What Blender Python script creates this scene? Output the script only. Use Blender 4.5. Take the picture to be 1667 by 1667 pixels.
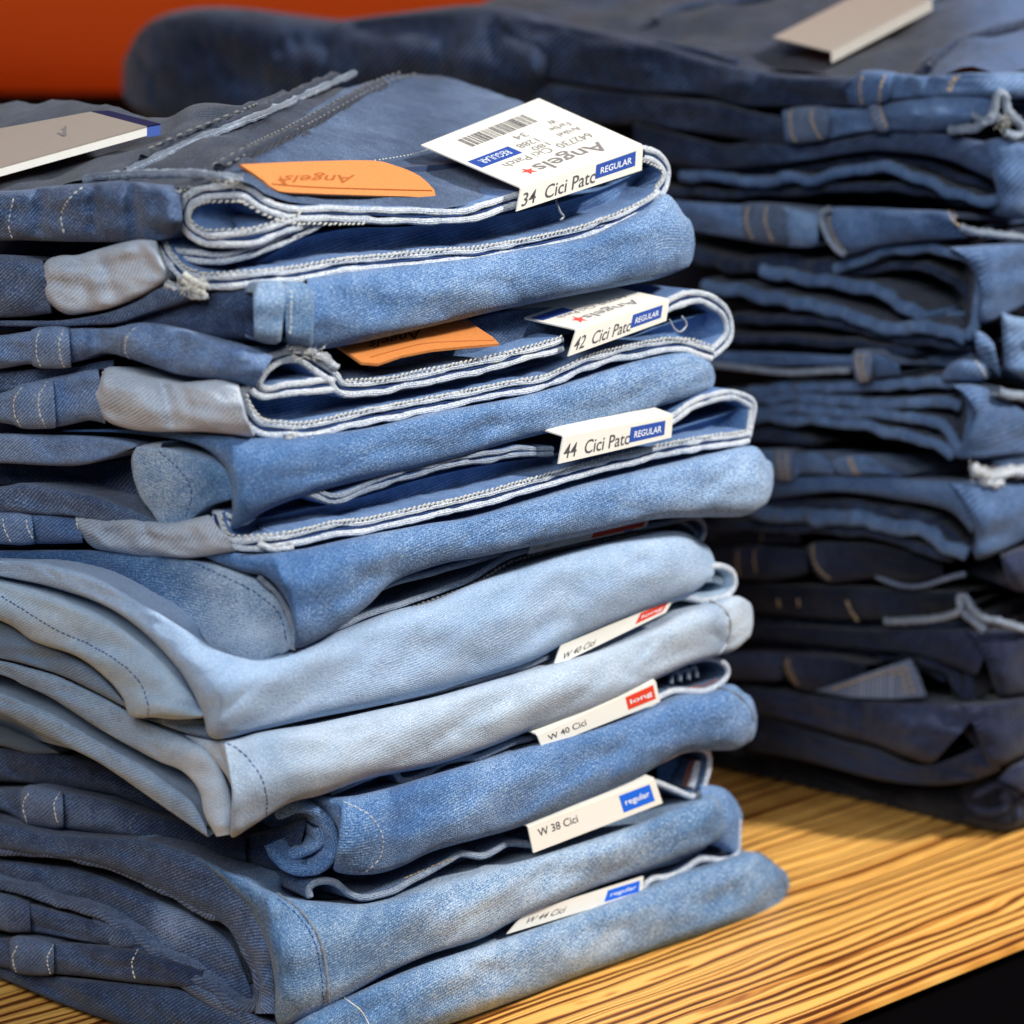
import bpy, math, random
from mathutils import Vector, Matrix, noise
random.seed(7)
for o in list(bpy.data.objects): bpy.data.objects.remove(o)
sc = bpy.context.scene
COL = sc.collection
CM = 0.01
# ------------------------------------------------------------------ camera
FP = 5200.0            # focal length in photo pixels (photo 1667 wide)
PC = 833.5
PITCH = math.radians(11.2)
AZ = math.radians(41.3)
fh = Vector((math.cos(AZ), math.sin(AZ), 0))
FW = Vector((fh.x*math.cos(PITCH), fh.y*math.cos(PITCH), -math.sin(PITCH)))
RT = FW.cross(Vector((0, 0, 1))).normalized()
UP = RT.cross(FW).normalized()
def ray(px, py):
    return FW + RT*((px-PC)/FP) - UP*((py-PC)/FP)
CAM = -ray(480, 1765)*0.938          # world origin = foot of the front pile's near corner
cd = bpy.data.cameras.new('camera'); cam = bpy.data.objects.new('camera', cd); COL.objects.link(cam)
m = Matrix((RT, UP, -FW)).transposed().to_4x4(); m.translation = CAM
cam.matrix_world = m
cd.sensor_width = 36; cd.lens = FP/1667*36; cd.clip_start = 0.05; cd.clip_end = 50
cd.dof.use_dof = True; cd.dof.focus_distance = 0.955; cd.dof.aperture_fstop = 11
sc.camera = cam
# ------------------------------------------------------------------ world + lamps
w = bpy.data.worlds.new('World'); sc.world = w; w.use_nodes = True
bg = w.node_tree.nodes['Background']; bg.inputs[0].default_value = (0.75, 0.82, 1, 1); bg.inputs[1].default_value = 0.11
def area(name, loc, tgt, size, power, col):
    l = bpy.data.lights.new(name, 'AREA'); l.size = size; l.energy = power; l.color = col
    o = bpy.data.objects.new(name, l); COL.objects.link(o); o.location = loc
    o.rotation_euler = (Vector(tgt)-Vector(loc)).to_track_quat('-Z', 'Y').to_euler(); return o
area('shop_spotlight', (0.82, -1.30, 1.45), (0.12, 0.02, 0.12), 0.20, 56, (1, 0.96, 0.90))
area('overhead_fill_light', (0.1, 0.1, 1.9), (0.1, 0.1, 0), 0.8, 6, (0.9, 0.94, 1))  # unseen overhead fill, added to soften the key
area('left_fill_light', (-1.1, -0.75, 1.0), (0.05, 0.15, 0.12), 0.6, 19, (0.92, 0.96, 1))  # unseen fill lamp, added to brighten the left-facing sides
sc.view_settings.view_transform = 'Standard'; sc.view_settings.look = 'None'; sc.view_settings.exposure = 0.0
sc.render.engine = 'CYCLES'
# ------------------------------------------------------------------ materials
def nt(name):
    m = bpy.data.materials.new(name); m.use_nodes = True
    t = m.node_tree; b = t.nodes['Principled BSDF']; return m, t, b
def N(t, typ, **kw):
    n = t.nodes.new(typ)
    for k, v in kw.items(): setattr(n, k, v)
    return n
def math_(t, op, a, b=None, c=None):
    n = N(t, 'ShaderNodeMath', operation=op)
    for i, v in enumerate((a, b, c)):
        if v is None: continue
        if isinstance(v, (int, float)): n.inputs[i].default_value = v
        else: t.links.new(v, n.inputs[i])
    return n.outputs[0]
def vscale(t, v, s, off=(0, 0, 0)):
    n = N(t, 'ShaderNodeMapping'); t.links.new(v, n.inputs[0]); n.inputs[3].default_value = s; n.inputs[1].default_value = off; return n.outputs[0]
def noise_(t, v, scale, det=2, rough=.5):
    n = N(t, 'ShaderNodeTexNoise'); t.links.new(v, n.inputs['Vector']); n.inputs['Scale'].default_value = scale
    n.inputs['Detail'].default_value = det; n.inputs['Roughness'].default_value = rough; return n.outputs[0]
def srgb(r, g, b):
    f = lambda c: (c/255/12.92 if c/255 <= .04045 else ((c/255+.055)/1.055)**2.4)
    return (f(r), f(g), f(b), 1)
_seed = [0]
def denim(name, dark, base, light, mott=.5, speck=.5, tw=.25, per=.12, ang=60, bump=.5, lift=0.0):
    m, t, b = nt(name); _seed[0] += 7.3; so = _seed[0]
    uvn = N(t, 'ShaderNodeUVMap'); uvn.uv_map = 'UVMap'; uv = uvn.outputs[0]
    n1 = noise_(t, vscale(t, uv, (.35, .5, 1), (so, so, 0)), 1, 3, .6)
    n2 = noise_(t, vscale(t, uv, (2.6, 1.6, 1), (so, 2*so, 0)), 1, 4, .65)
    n3 = noise_(t, vscale(t, uv, (27, 12, 1), (0, so, 0)), 1, 3, .7)
    n4 = noise_(t, vscale(t, uv, (9, 30, 1), (so, 0, 0)), 1, 2, .6)
    sx = N(t, 'ShaderNodeSeparateXYZ'); t.links.new(uv, sx.inputs[0])
    ca, sa = math.cos(math.radians(ang)), math.sin(math.radians(ang))
    s = math_(t, 'ADD', math_(t, 'MULTIPLY', sx.outputs[0], ca*2*math.pi/per), math_(t, 'MULTIPLY', sx.outputs[1], sa*2*math.pi/per))
    s = math_(t, 'ADD', s, math_(t, 'MULTIPLY', n2, 2.2)); s = math_(t, 'ADD', s, math_(t, 'MULTIPLY', n4, 1.6))
    twl = math_(t, 'SINE', s)
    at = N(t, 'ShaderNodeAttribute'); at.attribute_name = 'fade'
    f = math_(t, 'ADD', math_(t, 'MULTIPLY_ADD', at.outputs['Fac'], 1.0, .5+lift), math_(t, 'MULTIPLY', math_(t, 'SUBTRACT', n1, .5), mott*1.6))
    f = math_(t, 'ADD', f, math_(t, 'MULTIPLY', math_(t, 'SUBTRACT', n2, .5), mott*1.2))
    f = math_(t, 'ADD', f, math_(t, 'MULTIPLY', math_(t, 'SUBTRACT', n3, .5), speck*3.1))
    f = math_(t, 'ADD', f, math_(t, 'MULTIPLY', math_(t, 'SUBTRACT', n4, .5), speck*1.7))
    f = math_(t, 'ADD', f, math_(t, 'MULTIPLY', twl, tw*.5))
    r = N(t, 'ShaderNodeValToRGB'); t.links.new(f, r.inputs[0]); e = r.color_ramp.elements
    e[0].position = 0.05; e[0].color = dark; e[1].position = 1.0; e[1].color = light
    x = e.new(.5); x.color = base
    t.links.new(r.outputs[0], b.inputs['Base Color'])
    b.inputs['Roughness'].default_value = .92; b.inputs['Specular IOR Level'].default_value = .15
    if 'Sheen Weight' in b.inputs: b.inputs['Sheen Weight'].default_value = .12
    h = math_(t, 'ADD', math_(t, 'MULTIPLY', twl, tw*1.2), math_(t, 'ADD', math_(t, 'MULTIPLY', n3, 1.2), n4))
    bp = N(t, 'ShaderNodeBump'); bp.inputs['Strength'].default_value = bump; bp.inputs['Distance'].default_value = .0006
    t.links.new(h, bp.inputs['Height']); t.links.new(bp.outputs[0], b.inputs['Normal'])
    return m
def plain(name, col, rough=.6, spec=.3, var=.0, nscale=300):
    m, t, b = nt(name); b.inputs['Roughness'].default_value = rough; b.inputs['Specular IOR Level'].default_value = spec
    tc = N(t, 'ShaderNodeTexCoord'); n = noise_(t, tc.outputs['Object'], nscale, 3)
    mx = N(t, 'ShaderNodeMix', data_type='RGBA'); t.links.new(n, mx.inputs[0])
    mx.inputs[6].default_value = tuple(max(0, c*(1-var)) for c in col[:3])+(1,); mx.inputs[7].default_value = tuple(min(1, c*(1+var)) for c in col[:3])+(1,)
    t.links.new(mx.outputs[2], b.inputs['Base Color'])
    if var > 0:
        bp = N(t, 'ShaderNodeBump'); bp.inputs['Strength'].default_value = .3; bp.inputs['Distance'].default_value = .0004
        t.links.new(n, bp.inputs['Height']); t.links.new(bp.outputs[0], b.inputs['Normal'])
    return m
M = {}
M['mid'] = denim('mid_blue_denim', srgb(32, 66, 116), srgb(76, 115, 164), srgb(176, 199, 225), .3, .56, .16, .075, 80)
M['mid2'] = denim('worn_blue_denim', srgb(36, 68, 112), srgb(86, 122, 162), srgb(186, 203, 220), .4, .58, .16, .075, 80)
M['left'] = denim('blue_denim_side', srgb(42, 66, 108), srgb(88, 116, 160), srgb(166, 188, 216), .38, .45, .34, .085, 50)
M['leftdk'] = denim('shaded_denim_side', srgb(24, 36, 60), srgb(58, 78, 112), srgb(134, 154, 188), .45, .48, .3, .085, 50)  # darker copy of the blue denim; side shade put into the colour
M['navy'] = denim('shaded_navy_denim', srgb(16, 25, 44), srgb(42, 57, 88), srgb(104, 124, 158), .45, .4, .25, .09, 50)  # blue denim darkened in its colour for the shaded side and recesses
M['inner'] = denim('inner_denim', srgb(40, 66, 110), srgb(84, 120, 170), srgb(146, 174, 212), .4, .3, .2, .1, 80)
M['grey'] = denim('grey_lining_twill', srgb(126, 140, 160), srgb(180, 191, 206), srgb(228, 233, 240), .3, .3, .34, .085, 50)
M['pale'] = denim('pale_blue_denim', srgb(112, 142, 178), srgb(152, 177, 208), srgb(202, 217, 233), .32, .48, .16, .075, 80)
M['pale2'] = denim('bleached_denim', srgb(130, 152, 178), srgb(168, 185, 204), srgb(216, 224, 232), .32, .5, .16, .075, 80)
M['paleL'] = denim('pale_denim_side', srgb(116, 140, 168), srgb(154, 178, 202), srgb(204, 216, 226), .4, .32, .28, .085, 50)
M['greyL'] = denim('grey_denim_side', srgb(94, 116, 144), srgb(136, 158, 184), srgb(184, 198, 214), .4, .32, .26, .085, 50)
M['slate'] = denim('charcoal_top_denim', srgb(20, 26, 38), srgb(44, 53, 70), srgb(88, 98, 118), .45, .4, .25, .09, 50)
M['topblue'] = denim('dusty_blue_top_denim', srgb(26, 40, 64), srgb(58, 80, 112), srgb(114, 136, 168), .45, .5, .2, .085, 60)
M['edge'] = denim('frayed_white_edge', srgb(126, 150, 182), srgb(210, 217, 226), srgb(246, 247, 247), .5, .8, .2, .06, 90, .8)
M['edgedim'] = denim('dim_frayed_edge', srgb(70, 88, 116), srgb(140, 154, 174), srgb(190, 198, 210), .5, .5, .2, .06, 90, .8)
M['edgenavy'] = denim('navy_frayed_edge', srgb(34, 44, 68), srgb(70, 88, 122), srgb(126, 146, 178), .5, .4, .4, .12, 50, .8)
M['bk'] = denim('dark_blue_denim', srgb(9, 14, 26), srgb(25, 35, 57), srgb(74, 94, 130), .5, .3, .35, .14, 50)
M['bkn'] = denim('near_black_denim', srgb(7, 9, 16), srgb(16, 20, 34), srgb(44, 52, 76), .5, .3, .3, .14, 50)
M['bkp'] = denim('purple_navy_denim', srgb(14, 18, 32), srgb(33, 39, 62), srgb(72, 82, 114), .5, .3, .3, .14, 50)
M['bkb'] = denim('rear_blue_denim', srgb(38, 58, 90), srgb(80, 106, 146), srgb(136, 162, 194), .5, .3, .3, .14, 50)
M['bkg'] = denim('rear_grey_blue_denim', srgb(58, 70, 92), srgb(98, 112, 138), srgb(148, 160, 180), .5, .3, .3, .14, 50)
M['thread'] = plain('cream_thread', srgb(196, 196, 190), .8, .1, .2, 2500)
M['thread_blue'] = plain('blue_thread', srgb(40, 62, 108), .8, .1, .2, 2500)
M['thread_tan'] = plain('tan_thread', srgb(172, 150, 118), .8, .1, .2, 2500)
M['thread_grey'] = plain('grey_thread', srgb(104, 106, 108), .8, .1, .2, 2500)
M['thread_rust'] = plain('rust_thread', srgb(168, 92, 52), .8, .1, .2, 2500)
M['card'] = plain('white_card', srgb(226, 222, 212), .55, .3, .015, 200)
M['cardgrey'] = plain('silver_card', srgb(164, 154, 144), .4, .5, .02, 200)
M['silverlip'] = plain('silver_card_edge', srgb(138, 134, 128), .4, .5, .02, 200)
M['ink'] = plain('black_ink', srgb(84, 82, 84), .6, .2)
M['inkgrey'] = plain('grey_ink', srgb(128, 124, 124), .6, .2)
M['blue'] = plain('blue_print', srgb(46, 78, 158), .5, .3)
M['navyprint'] = plain('navy_print', srgb(26, 36, 74), .5, .3)
M['brightblue'] = plain('bright_blue_print', srgb(20, 98, 212), .5, .3)
M['red'] = plain('red_print', srgb(214, 62, 34), .5, .3)
M['pinkred'] = plain('logo_red', srgb(238, 84, 76), .5, .3)
M['white'] = plain('white_print', srgb(232, 236, 242), .5, .3)
M['leather'] = plain('tan_leather', srgb(204, 128, 68), .5, .35, .14, 900)
M['burn'] = plain('embossed_print', srgb(160, 88, 38), .6, .2)
M['burnblack'] = plain('dark_embossed_print', srgb(66, 38, 26), .6, .2)
M['clear'] = plain('clear_plastic', srgb(160, 165, 175), .2, .6)
M['black'] = plain('black_lacquer', srgb(8, 6, 8), .95, .02)
# ------------------------------------------------------------------ object helpers
def catmull(P, n_per=None, step=6.0):
    """resample a list of equal-length tuples with a Catmull-Rom spline; step in pixels measured on the first two coords"""
    out = []
    L = len(P)
    for i in range(L-1):
        p0 = P[max(i-1, 0)]; p1 = P[i]; p2 = P[i+1]; p3 = P[min(i+2, L-1)]
        d = max(math.hypot(p2[0]-p1[0], p2[1]-p1[1]), math.hypot(p2[-2]-p1[-2], p2[-1]-p1[-1]) if len(p1) == 4 else 0)
        k = max(1, int(d/step))
        for j in range(k):
            t = j/k; t2 = t*t; t3 = t2*t
            out.append(tuple(.5*((2*b)+(-a+c)*t+(2*a-5*b+4*c-d_)*t2+(-a+3*b-3*c+d_)*t3) for a, b, c, d_ in zip(p0, p1, p2, p3)))
    out.append(tuple(P[-1])); return out
Z0_ = Vector((0, 0, 1))
class Face:
    """the two standing faces of a pile: the plane Y=y0 (facing the shelf edge) and X=x0 (facing the shelf's left), with a rounded corner"""
    def __init__(s, cpx, cpy, y0=0.0, r=.012):
        s.y0 = y0; d = ray(cpx, cpy); t = (y0-CAM.y)/d.y; s.x0 = (CAM+d*t).x; s.r = r
    def at(s, px, py, off=0.0):
        d = ray(px, py); o = off*CM
        tx = (s.x0-o-CAM.x)/d.x; ty = (s.y0-o-CAM.y)/d.y
        a = (tx-ty)/s.r
        if a > 30: t, wx = tx, 1.0
        elif a < -30: t, wx = ty, 0.0
        else:
            wx = 1/(1+math.exp(-a)); t = ty+s.r*math.log(1+math.exp(a)) if a < 0 else tx+s.r*math.log(1+math.exp(-a))
        p = CAM+d*t
        return p, Vector((wx, 1-wx, 0)).normalized()
def mesh_obj(name, V, Fs, mats, parent, uvs=None, fade=None, mi=None, smooth=True):
    loc = parent.location if parent is not None else Vector((0, 0, 0))
    me = bpy.data.meshes.new(name); me.from_pydata([tuple(Vector(v)-loc) for v in V], [], Fs)
    if isinstance(mats, str): mats = [mats]
    for k in mats: me.materials.append(M[k])
    if smooth: me.polygons.foreach_set('use_smooth', [True]*len(me.polygons))
    if mi: me.polygons.foreach_set('material_index', mi)
    if uvs:
        u = me.uv_layers.new(name='UVMap')
        for l in me.loops: u.data[l.index].uv = uvs[l.vertex_index]
    a = me.attributes.new('fade', 'FLOAT', 'POINT')
    if fade: a.data.foreach_set('value', fade)
    me.update()
    o = bpy.data.objects.new(name, me); COL.objects.link(o)
    if parent is not None: o.parent = parent
    return o
def thing(name, label, cat, loc, group=None):
    o = bpy.data.objects.new(name, None); COL.objects.link(o); o.location = loc; o.empty_display_size = .01
    o['label'] = label; o['category'] = cat
    if group: o['group'] = group
    return o
def ext(P):
    """carry a trace that reaches the picture's left or right border on past it"""
    P = [tuple(p) for p in P]
    for i, j in ((0, 1), (-1, -2)):
        a, b = P[i], P[j]
        if a[0] <= 0 or a[0] >= 1667:
            n = 130 if a[0] <= 0 else 110; dx = a[0]-b[0]; k = n/max(abs(dx), 1)
            q = tuple(a[q_]+(a[q_]-b[q_])*k*(1 if q_ % 2 == 0 else .7) for q_ in range(len(a)))
            if len(q) == 4: q = (q[0], q[1], q[0]+(a[2]-a[0]), q[3])
            if i == 0: P.insert(0, q)
            else: P.append(q)
    return P
def grid_faces(n, k, base=0):
    return [(base+i*k+j, base+i*k+j+1, base+(i+1)*k+j+1, base+(i+1)*k+j) for i in range(n-1) for j in range(k-1)]
def roll(face, name, mat, parent, pairs, off=0.0, bulge=.9, wr=.05, wf=1.0, tail=(1.2, 4, 12), drop=.12, fade=None, cap=False, creases=(), K=18, pw=.52, kind=None, endback=0.0, startback=0.0, label=None):
    """a folded or draped layer of cloth: pairs of (top x, top y, bottom x, bottom y) traced along it; bulges out between and runs back into the pile"""
    pairs = [tuple(q) for q in pairs]
    for e in (-1, 0):
        a, b = (pairs[-2], pairs[-1]) if e else (pairs[1], pairs[0])
        if math.hypot(b[2]-b[0], b[3]-b[1]) < 8 and math.hypot(a[2]-a[0], a[3]-a[1]) > 30:
            ins = []
            for q in (.45, .75, .92):
                k = math.sqrt(1-q*q); m_ = [((a[0]+a[2])/2)*(1-q)+((b[0]+b[2])/2)*q, ((a[1]+a[3])/2)*(1-q)+((b[1]+b[3])/2)*q]
                hx, hy = (a[2]-a[0])/2*k, (a[3]-a[1])/2*k; ins.append((m_[0]-hx, m_[1]-hy, m_[0]+hx, m_[1]+hy))
            if e: pairs[-1:-1] = ins
            else: pairs[1:1] = ins[::-1]
    S = catmull(ext(pairs), step=5.0); n = len(S); V = []; UV = []; FD = []
    arc = 0; prev = None; rows = []
    cum = [0]
    for i in range(1, n): cum.append(cum[-1]+math.hypot(S[i][0]-S[i-1][0], S[i][1]-S[i-1][1]))
    st = [(i, 0.0) for i in range(n)]
    if cap: st = [(0, -cap)]+st+[(n-1, -cap)]
    sd = random.uniform(0, 90)
    for i, dd in st:
        s = S[i]; tt = cum[i]/max(cum[-1], 1e-6)
        h = math.hypot(s[2]-s[0], s[3]-s[1])/55.0
        bl = min(bulge, h*.62) if bulge > 0 else bulge
        o0 = off+dd
        if endback and cum[-1]-cum[i] < 60: q = 1-(cum[-1]-cum[i])/60; o0 -= endback*(1-math.sqrt(max(0, 1-q*q)))
        if startback and cum[i] < 60: q = 1-cum[i]/60; o0 -= startback*(1-math.sqrt(max(0, 1-q*q)))
        cr = 0
        for (ct, cw, cdp) in creases: cr -= cdp*math.exp(-((s[0]-ct)/cw)**2)
        row = []
        for k in range(K+1):
            th = math.pi*k/K; wgt = (1-math.cos(th))/2
            px = s[0]+(s[2]-s[0])*wgt; py = s[1]+(s[3]-s[1])*wgt
            sn = math.sin(th)
            oo = o0+bl*(max(sn, 0)**pw)+cr*sn
            p, I = face.at(px, py, oo)
            if wr:
                q = Vector((p.x*100*wf*.45+sd, p.y*100*wf*.45, p.z*100*wf*1.3))
                oo += wr*noise.noise(q)*2.4*(.3+sn)+wr*.8*noise.noise(q*2.4)*sn+wr*.25*noise.noise(q*7)*sn
                rg = 1-min(1, abs(noise.noise(Vector((p.x*22+sd, p.y*22, p.z*75))))*5); oo -= wr*.95*rg*rg*sn
                p, I = face.at(px, py, oo)
            row.append((p, I))
        T, I = row[0]; B, IB = row[-1]
        pre = [T+I*(d*CM)-Vector((0, 0, d*CM*drop)) for d in reversed(tail)]
        post = [B+IB*(d*CM)+Vector((0, 0, d*CM*.02)) for d in tail]
        rows.append(pre+[q[0] for q in row]+post)
    kk = len(rows[0]); U = 0
    nt_ = len(tail)
    for i, r in enumerate(rows):
        q = S[st[i][0]]; U = cum[st[i][0]]/55*1.12; hh = math.hypot(q[2]-q[0], q[3]-q[1])/55*1.25+.2
        for j, p in enumerate(r):
            a_ = (j-nt_)/K-.5
            v = hh*max(-.5, min(.5, a_))
            if j < nt_: v -= tail[nt_-1-j]
            if j > nt_+K: v += tail[j-nt_-K-1]
            V.append(p); UV.append((U, v))
            if fade:
                x = S[st[i][0]][0]; FD.append(interp(fade, x))
            else: FD.append(0)
    # centre V coordinate so the weave does not shear
    o = mesh_obj(name, V, grid_faces(len(rows), kk), mat, parent, UV, FD)
    if kind: o['kind'] = kind
    if label: o['label'] = label
    return o
def interp(tab, x):
    if x <= tab[0][0]: return tab[0][1]
    for (a, b), (c, d) in zip(tab, tab[1:]):
        if x <= c: return b+(d-b)*(x-a)/(c-a)
    return tab[-1][1]
def path3(face, pts, off, step=4.0):
    S = catmull(ext(pts), step=step); return [face.at(p[0], p[1], off if not callable(off) else off(p[0])) for p in S]
def sheet(face, name, mats, parent, pts, off=0.0, th=.22, depth=3.5, shift=0.0, rise=0.0, wob=.02, ck=6, dfn=None):
    """a layer of cloth seen edge-on: follows the traced line, has thickness and runs back into the pile"""
    R = path3(face, pts, off); n = len(R); V = []; UV = []; Fs = []; mi = []
    U = 0; sd = random.uniform(0, 50)
    for i, (p, I) in enumerate(R):
        a = R[max(i-1, 0)][0]; b = R[min(i+1, n-1)][0]; tn = (b-a).normalized()
        D = (I+Vector((0, 0, rise))).normalized()
        bn = tn.cross(D).normalized()
        if i: U += (p-R[i-1][0]).length*100
        c = p+bn*(shift*CM)
        r = th/2*(1+min(wob, .045)*5*noise.noise(Vector((U*2.2, sd, 0)))+min(wob, .045)*4*noise.noise(Vector((U*8.5, sd, 4))))
        c = c+Z0_*(wob*1.6*noise.noise(Vector((U*.9, sd, 8)))*CM)
        c = c+D*(wob*2*noise.noise(Vector((U*1.5, 5, sd)))*CM)
        pr = [(r, depth), (r, depth*.4), (r, r)]+[(r*math.cos(math.pi*k/ck), r-r*.9*math.sin(math.pi*k/ck)) for k in range(1, ck)]+[(-r, r), (-r, depth*.4), (-r, depth)]
        v = 0; last = None
        for q in pr:
            x = c+bn*(q[0]*CM)+D*(q[1]*CM)
            if last is not None: v += (x-last).length*100
            last = x; V.append(x); UV.append((U, v))
    K = len(pr)
    for i in range(n-1):
        for j in range(K-1):
            Fs.append((i*K+j, i*K+j+1, (i+1)*K+j+1, (i+1)*K+j)); mi.append(1 if 2 <= j <= K-4 else 0)
    for e in (0, (n-1)*K): Fs.append(tuple(range(e, e+K))); mi.append(1)
    return mesh_obj(name, V, Fs, list(mats), parent, UV, None, mi)
from mathutils.bvhtree import BVHTree
_bvh = {}
def snap(parent, px, py):
    best = None; d = ray(px, py).normalized()
    for ch in parent.children:
        if ch.type != 'MESH' or ch.name.split('.')[0] in ('seam_stitching', 'hem_stitching', 'side_seam', 'hem_seam', 'frayed_threads', 'edge_stitching'): continue
        if ch.name not in _bvh: _bvh[ch.name] = BVHTree.FromPolygons([v.co+parent.location for v in ch.data.vertices], [tuple(p.vertices) for p in ch.data.polygons])
        h = _bvh[ch.name].ray_cast(CAM, d)
        if h[0] is not None and (best is None or h[3] < best[1]): best = (h[0], h[3])
    return best[0] if best else None
def spath(face, parent, pts, off, step):
    S = catmull(ext(pts), step=step); R = []; last = None
    for x, y in S:
        p, I = face.at(x, y, off); q = snap(parent, x, y)
        if q is not None and (last is None or (q-last).length < .012): p = q; last = q
        elif last is not None: continue
        R.append((p, I))
    return R
def beads(face, name, mat, parent, pts, off=.05, sp=.13, r=(.05, .03), shift=0.0, push=0.0, zig=0.0):
    """a row of stitches standing on the cloth"""
    R = spath(face, parent, pts, off, 2.0) if name in ('seam_stitching', 'hem_stitching') else path3(face, pts, off, 2.0); V = []; Fs = []; acc = 0; U = 0
    for i in range(1, len(R)):
        p, I = R[i]; q = R[i-1][0]; seg = (p-q).length*100; acc += seg
        if acc >= sp:
            acc = 0; tn = (p-q).normalized(); bn = tn.cross(I).normalized()
            c = p+bn*((shift+random.uniform(-.012, .012))*CM)-I*(push*CM)
            if zig: tn = (tn+bn*zig).normalized(); bn = tn.cross(I).normalized()
            b0 = len(V); a_, b_ = r[0]*random.uniform(.85, 1.15), r[1]
            for k in range(5):
                z = -1+2*k/4; rr = math.sqrt(max(.02, 1-z*z))
                for j in range(6):
                    an = math.pi*2*j/6
                    V.append(c+tn*(z*a_*CM)+bn*(math.cos(an)*rr*b_*CM)+I*(math.sin(an)*rr*b_*CM))
            for k in range(4):
                for j in range(6): Fs.append((b0+k*6+j, b0+k*6+(j+1) % 6, b0+(k+1)*6+(j+1) % 6, b0+(k+1)*6+j))
    if not V: return
    o = mesh_obj(name, V, Fs, mat, parent); o['kind'] = 'stuff'; return o
def tube_pts(name, mat, parent, P, r, wob=0):
    V = []; Fs = []; n = len(P)
    for i, p in enumerate(P):
        tn = (P[min(i+1, n-1)]-P[max(i-1, 0)]).normalized(); a = tn.cross(Vector((.3, .5, .8))).normalized(); b = tn.cross(a)
        for j in range(8):
            an = j*math.pi/4; rr = r*(1+wob*noise.noise(Vector((i*.6, j*.5, r*1e4))))
            V.append(p+(a*math.cos(an)+b*math.sin(an))*rr*CM)
    for i in range(n-1):
        for j in range(8): Fs.append((i*8+j, i*8+(j+1) % 8, (i+1)*8+(j+1) % 8, (i+1)*8+j))
    Fs.append(tuple(range(8))); Fs.append(tuple(range((n-1)*8, n*8)))
    UV = [(i//8*.1, i % 8*.1) for i in range(n*8)]
    return mesh_obj(name, V, Fs, mat, parent, UV)
def cord(face, name, mat, parent, pts, off=.1, r=.05, wob=.3):
    return tube_pts(name, mat, parent, [q[0] for q in (spath(face, parent, pts, off, 3.0) if name in ('hem_stitching', 'side_seam', 'hem_seam') else path3(face, pts, off, 3.0))], r, wob)
def band(face, parent, pts, off=0.0, th=.2, gap=.2, depth=3.5, rise=0.0, side='inner', edge='edge', stitch=None, smat='thread', name='waistband_edge', wob=.045):
    """the raw double edge of a waistband: two layers with a dark gap between"""
    for s in (-1, 1): sheet(face, name, (side, edge), parent, pts, off, th, depth, s*gap/2, rise, wob)
    sheet(face, 'waistband_interlining', ('thread_blue', 'thread_blue'), parent, pts, off-.06, .06, depth*.8, 0, rise, 0)
    if stitch is not None:
        beads(face, 'edge_stitching', smat, parent, pts, off+.02, .17, (.085, .034), stitch*(gap/2+th*.60), 0.0, .45)
def plane_hit(px, py, p0, nrm):
    d = ray(px, py); t = (p0-CAM).dot(nrm)/d.dot(nrm); return CAM+d*t
def poly_slab(name, mat, parent, pts3, nrm, th):
    n = len(pts3); V = [p+nrm*(th*CM) for p in pts3]+[p for p in pts3]
    Fs = [tuple(range(n)), tuple(range(2*n-1, n-1, -1))]+[(i, (i+1) % n, n+(i+1) % n, n+i) for i in range(n)]
    return mesh_obj(name, V, Fs, mat, parent, [(v.x*100, v.y*100) for v in V], smooth=False)
def quad_at(Q, u, v):      # Q = TL, TR, BR, BL ; u right, v down
    return (Q[0]*(1-u)+Q[1]*u)*(1-v)+(Q[3]*(1-u)+Q[2]*u)*v
def quad_slab(name, mat, parent, Q, nrm, th, nu=8, sag=None):
    V = []; 
    for s in (1, 0):
        for i in range(nu+1):
            for j in range(3):
                p = quad_at(Q, i/nu, j/2)
                if sag: p = p+nrm*(sag*math.sin(math.pi*i/nu)*CM)
                V.append(p+nrm*(th*CM*s))
    k = 3; n = (nu+1)*3
    Fs = grid_faces(nu+1, k)+[tuple(reversed(f)) for f in grid_faces(nu+1, k, n)]
    per = [i*3 for i in range(nu+1)]+[nu*3+1, nu*3+2]+[i*3+2 for i in range(nu-1, -1, -1)]+[1]
    for a, b in zip(per, per[1:]+per[:1]): Fs.append((a, b, n+b, n+a))
    return mesh_obj(name, V, Fs, mat, parent, smooth=False)
_font = {}
def text_mesh(s, bold=0.0, shear=0.0):
    c = bpy.data.curves.new('t', 'FONT'); c.body = s; c.resolution_u = 3; c.offset = bold; c.shear = shear
    o = bpy.data.objects.new('t', c); COL.objects.link(o)
    dg = bpy.context.evaluated_depsgraph_get(); me = bpy.data.meshes.new_from_object(o.evaluated_get(dg))
    V = [v.co.copy() for v in me.vertices]; F = [tuple(p.vertices) for p in me.polygons]
    bpy.data.objects.remove(o); bpy.data.meshes.remove(me); return V, F
def lettering(name, s, mat, parent, Q, nrm, box, th=.045, bold=0.0, flip=False, shear=0.0):
    """print s into box (u0,v0,u1,v1) of the card quad Q; v down. flip turns it upside down"""
    V, F = text_mesh(s, bold, shear)
    if not V: return
    x0 = min(v.x for v in V); x1 = max(v.x for v in V); y0 = min(v.y for v in V); y1 = max(v.y for v in V)
    out = []
    for v in V:
        a = (v.x-x0)/(x1-x0); b = (v.y-y0)/(y1-y0)
        if flip: a, b = 1-a, 1-b
        out.append(quad_at(Q, box[0]+(box[2]-box[0])*a, box[3]+(box[1]-box[3])*b)+nrm*(th*CM))
    o = mesh_obj(name, out, F, mat, parent, smooth=False); return o
def rect_on(name, mat, parent, Q, nrm, box, th=.035):
    q = [quad_at(Q, box[0], box[1]), quad_at(Q, box[2], box[1]), quad_at(Q, box[2], box[3]), quad_at(Q, box[0], box[3])]
    return poly_slab(name, mat, parent, q, nrm, th)
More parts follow.
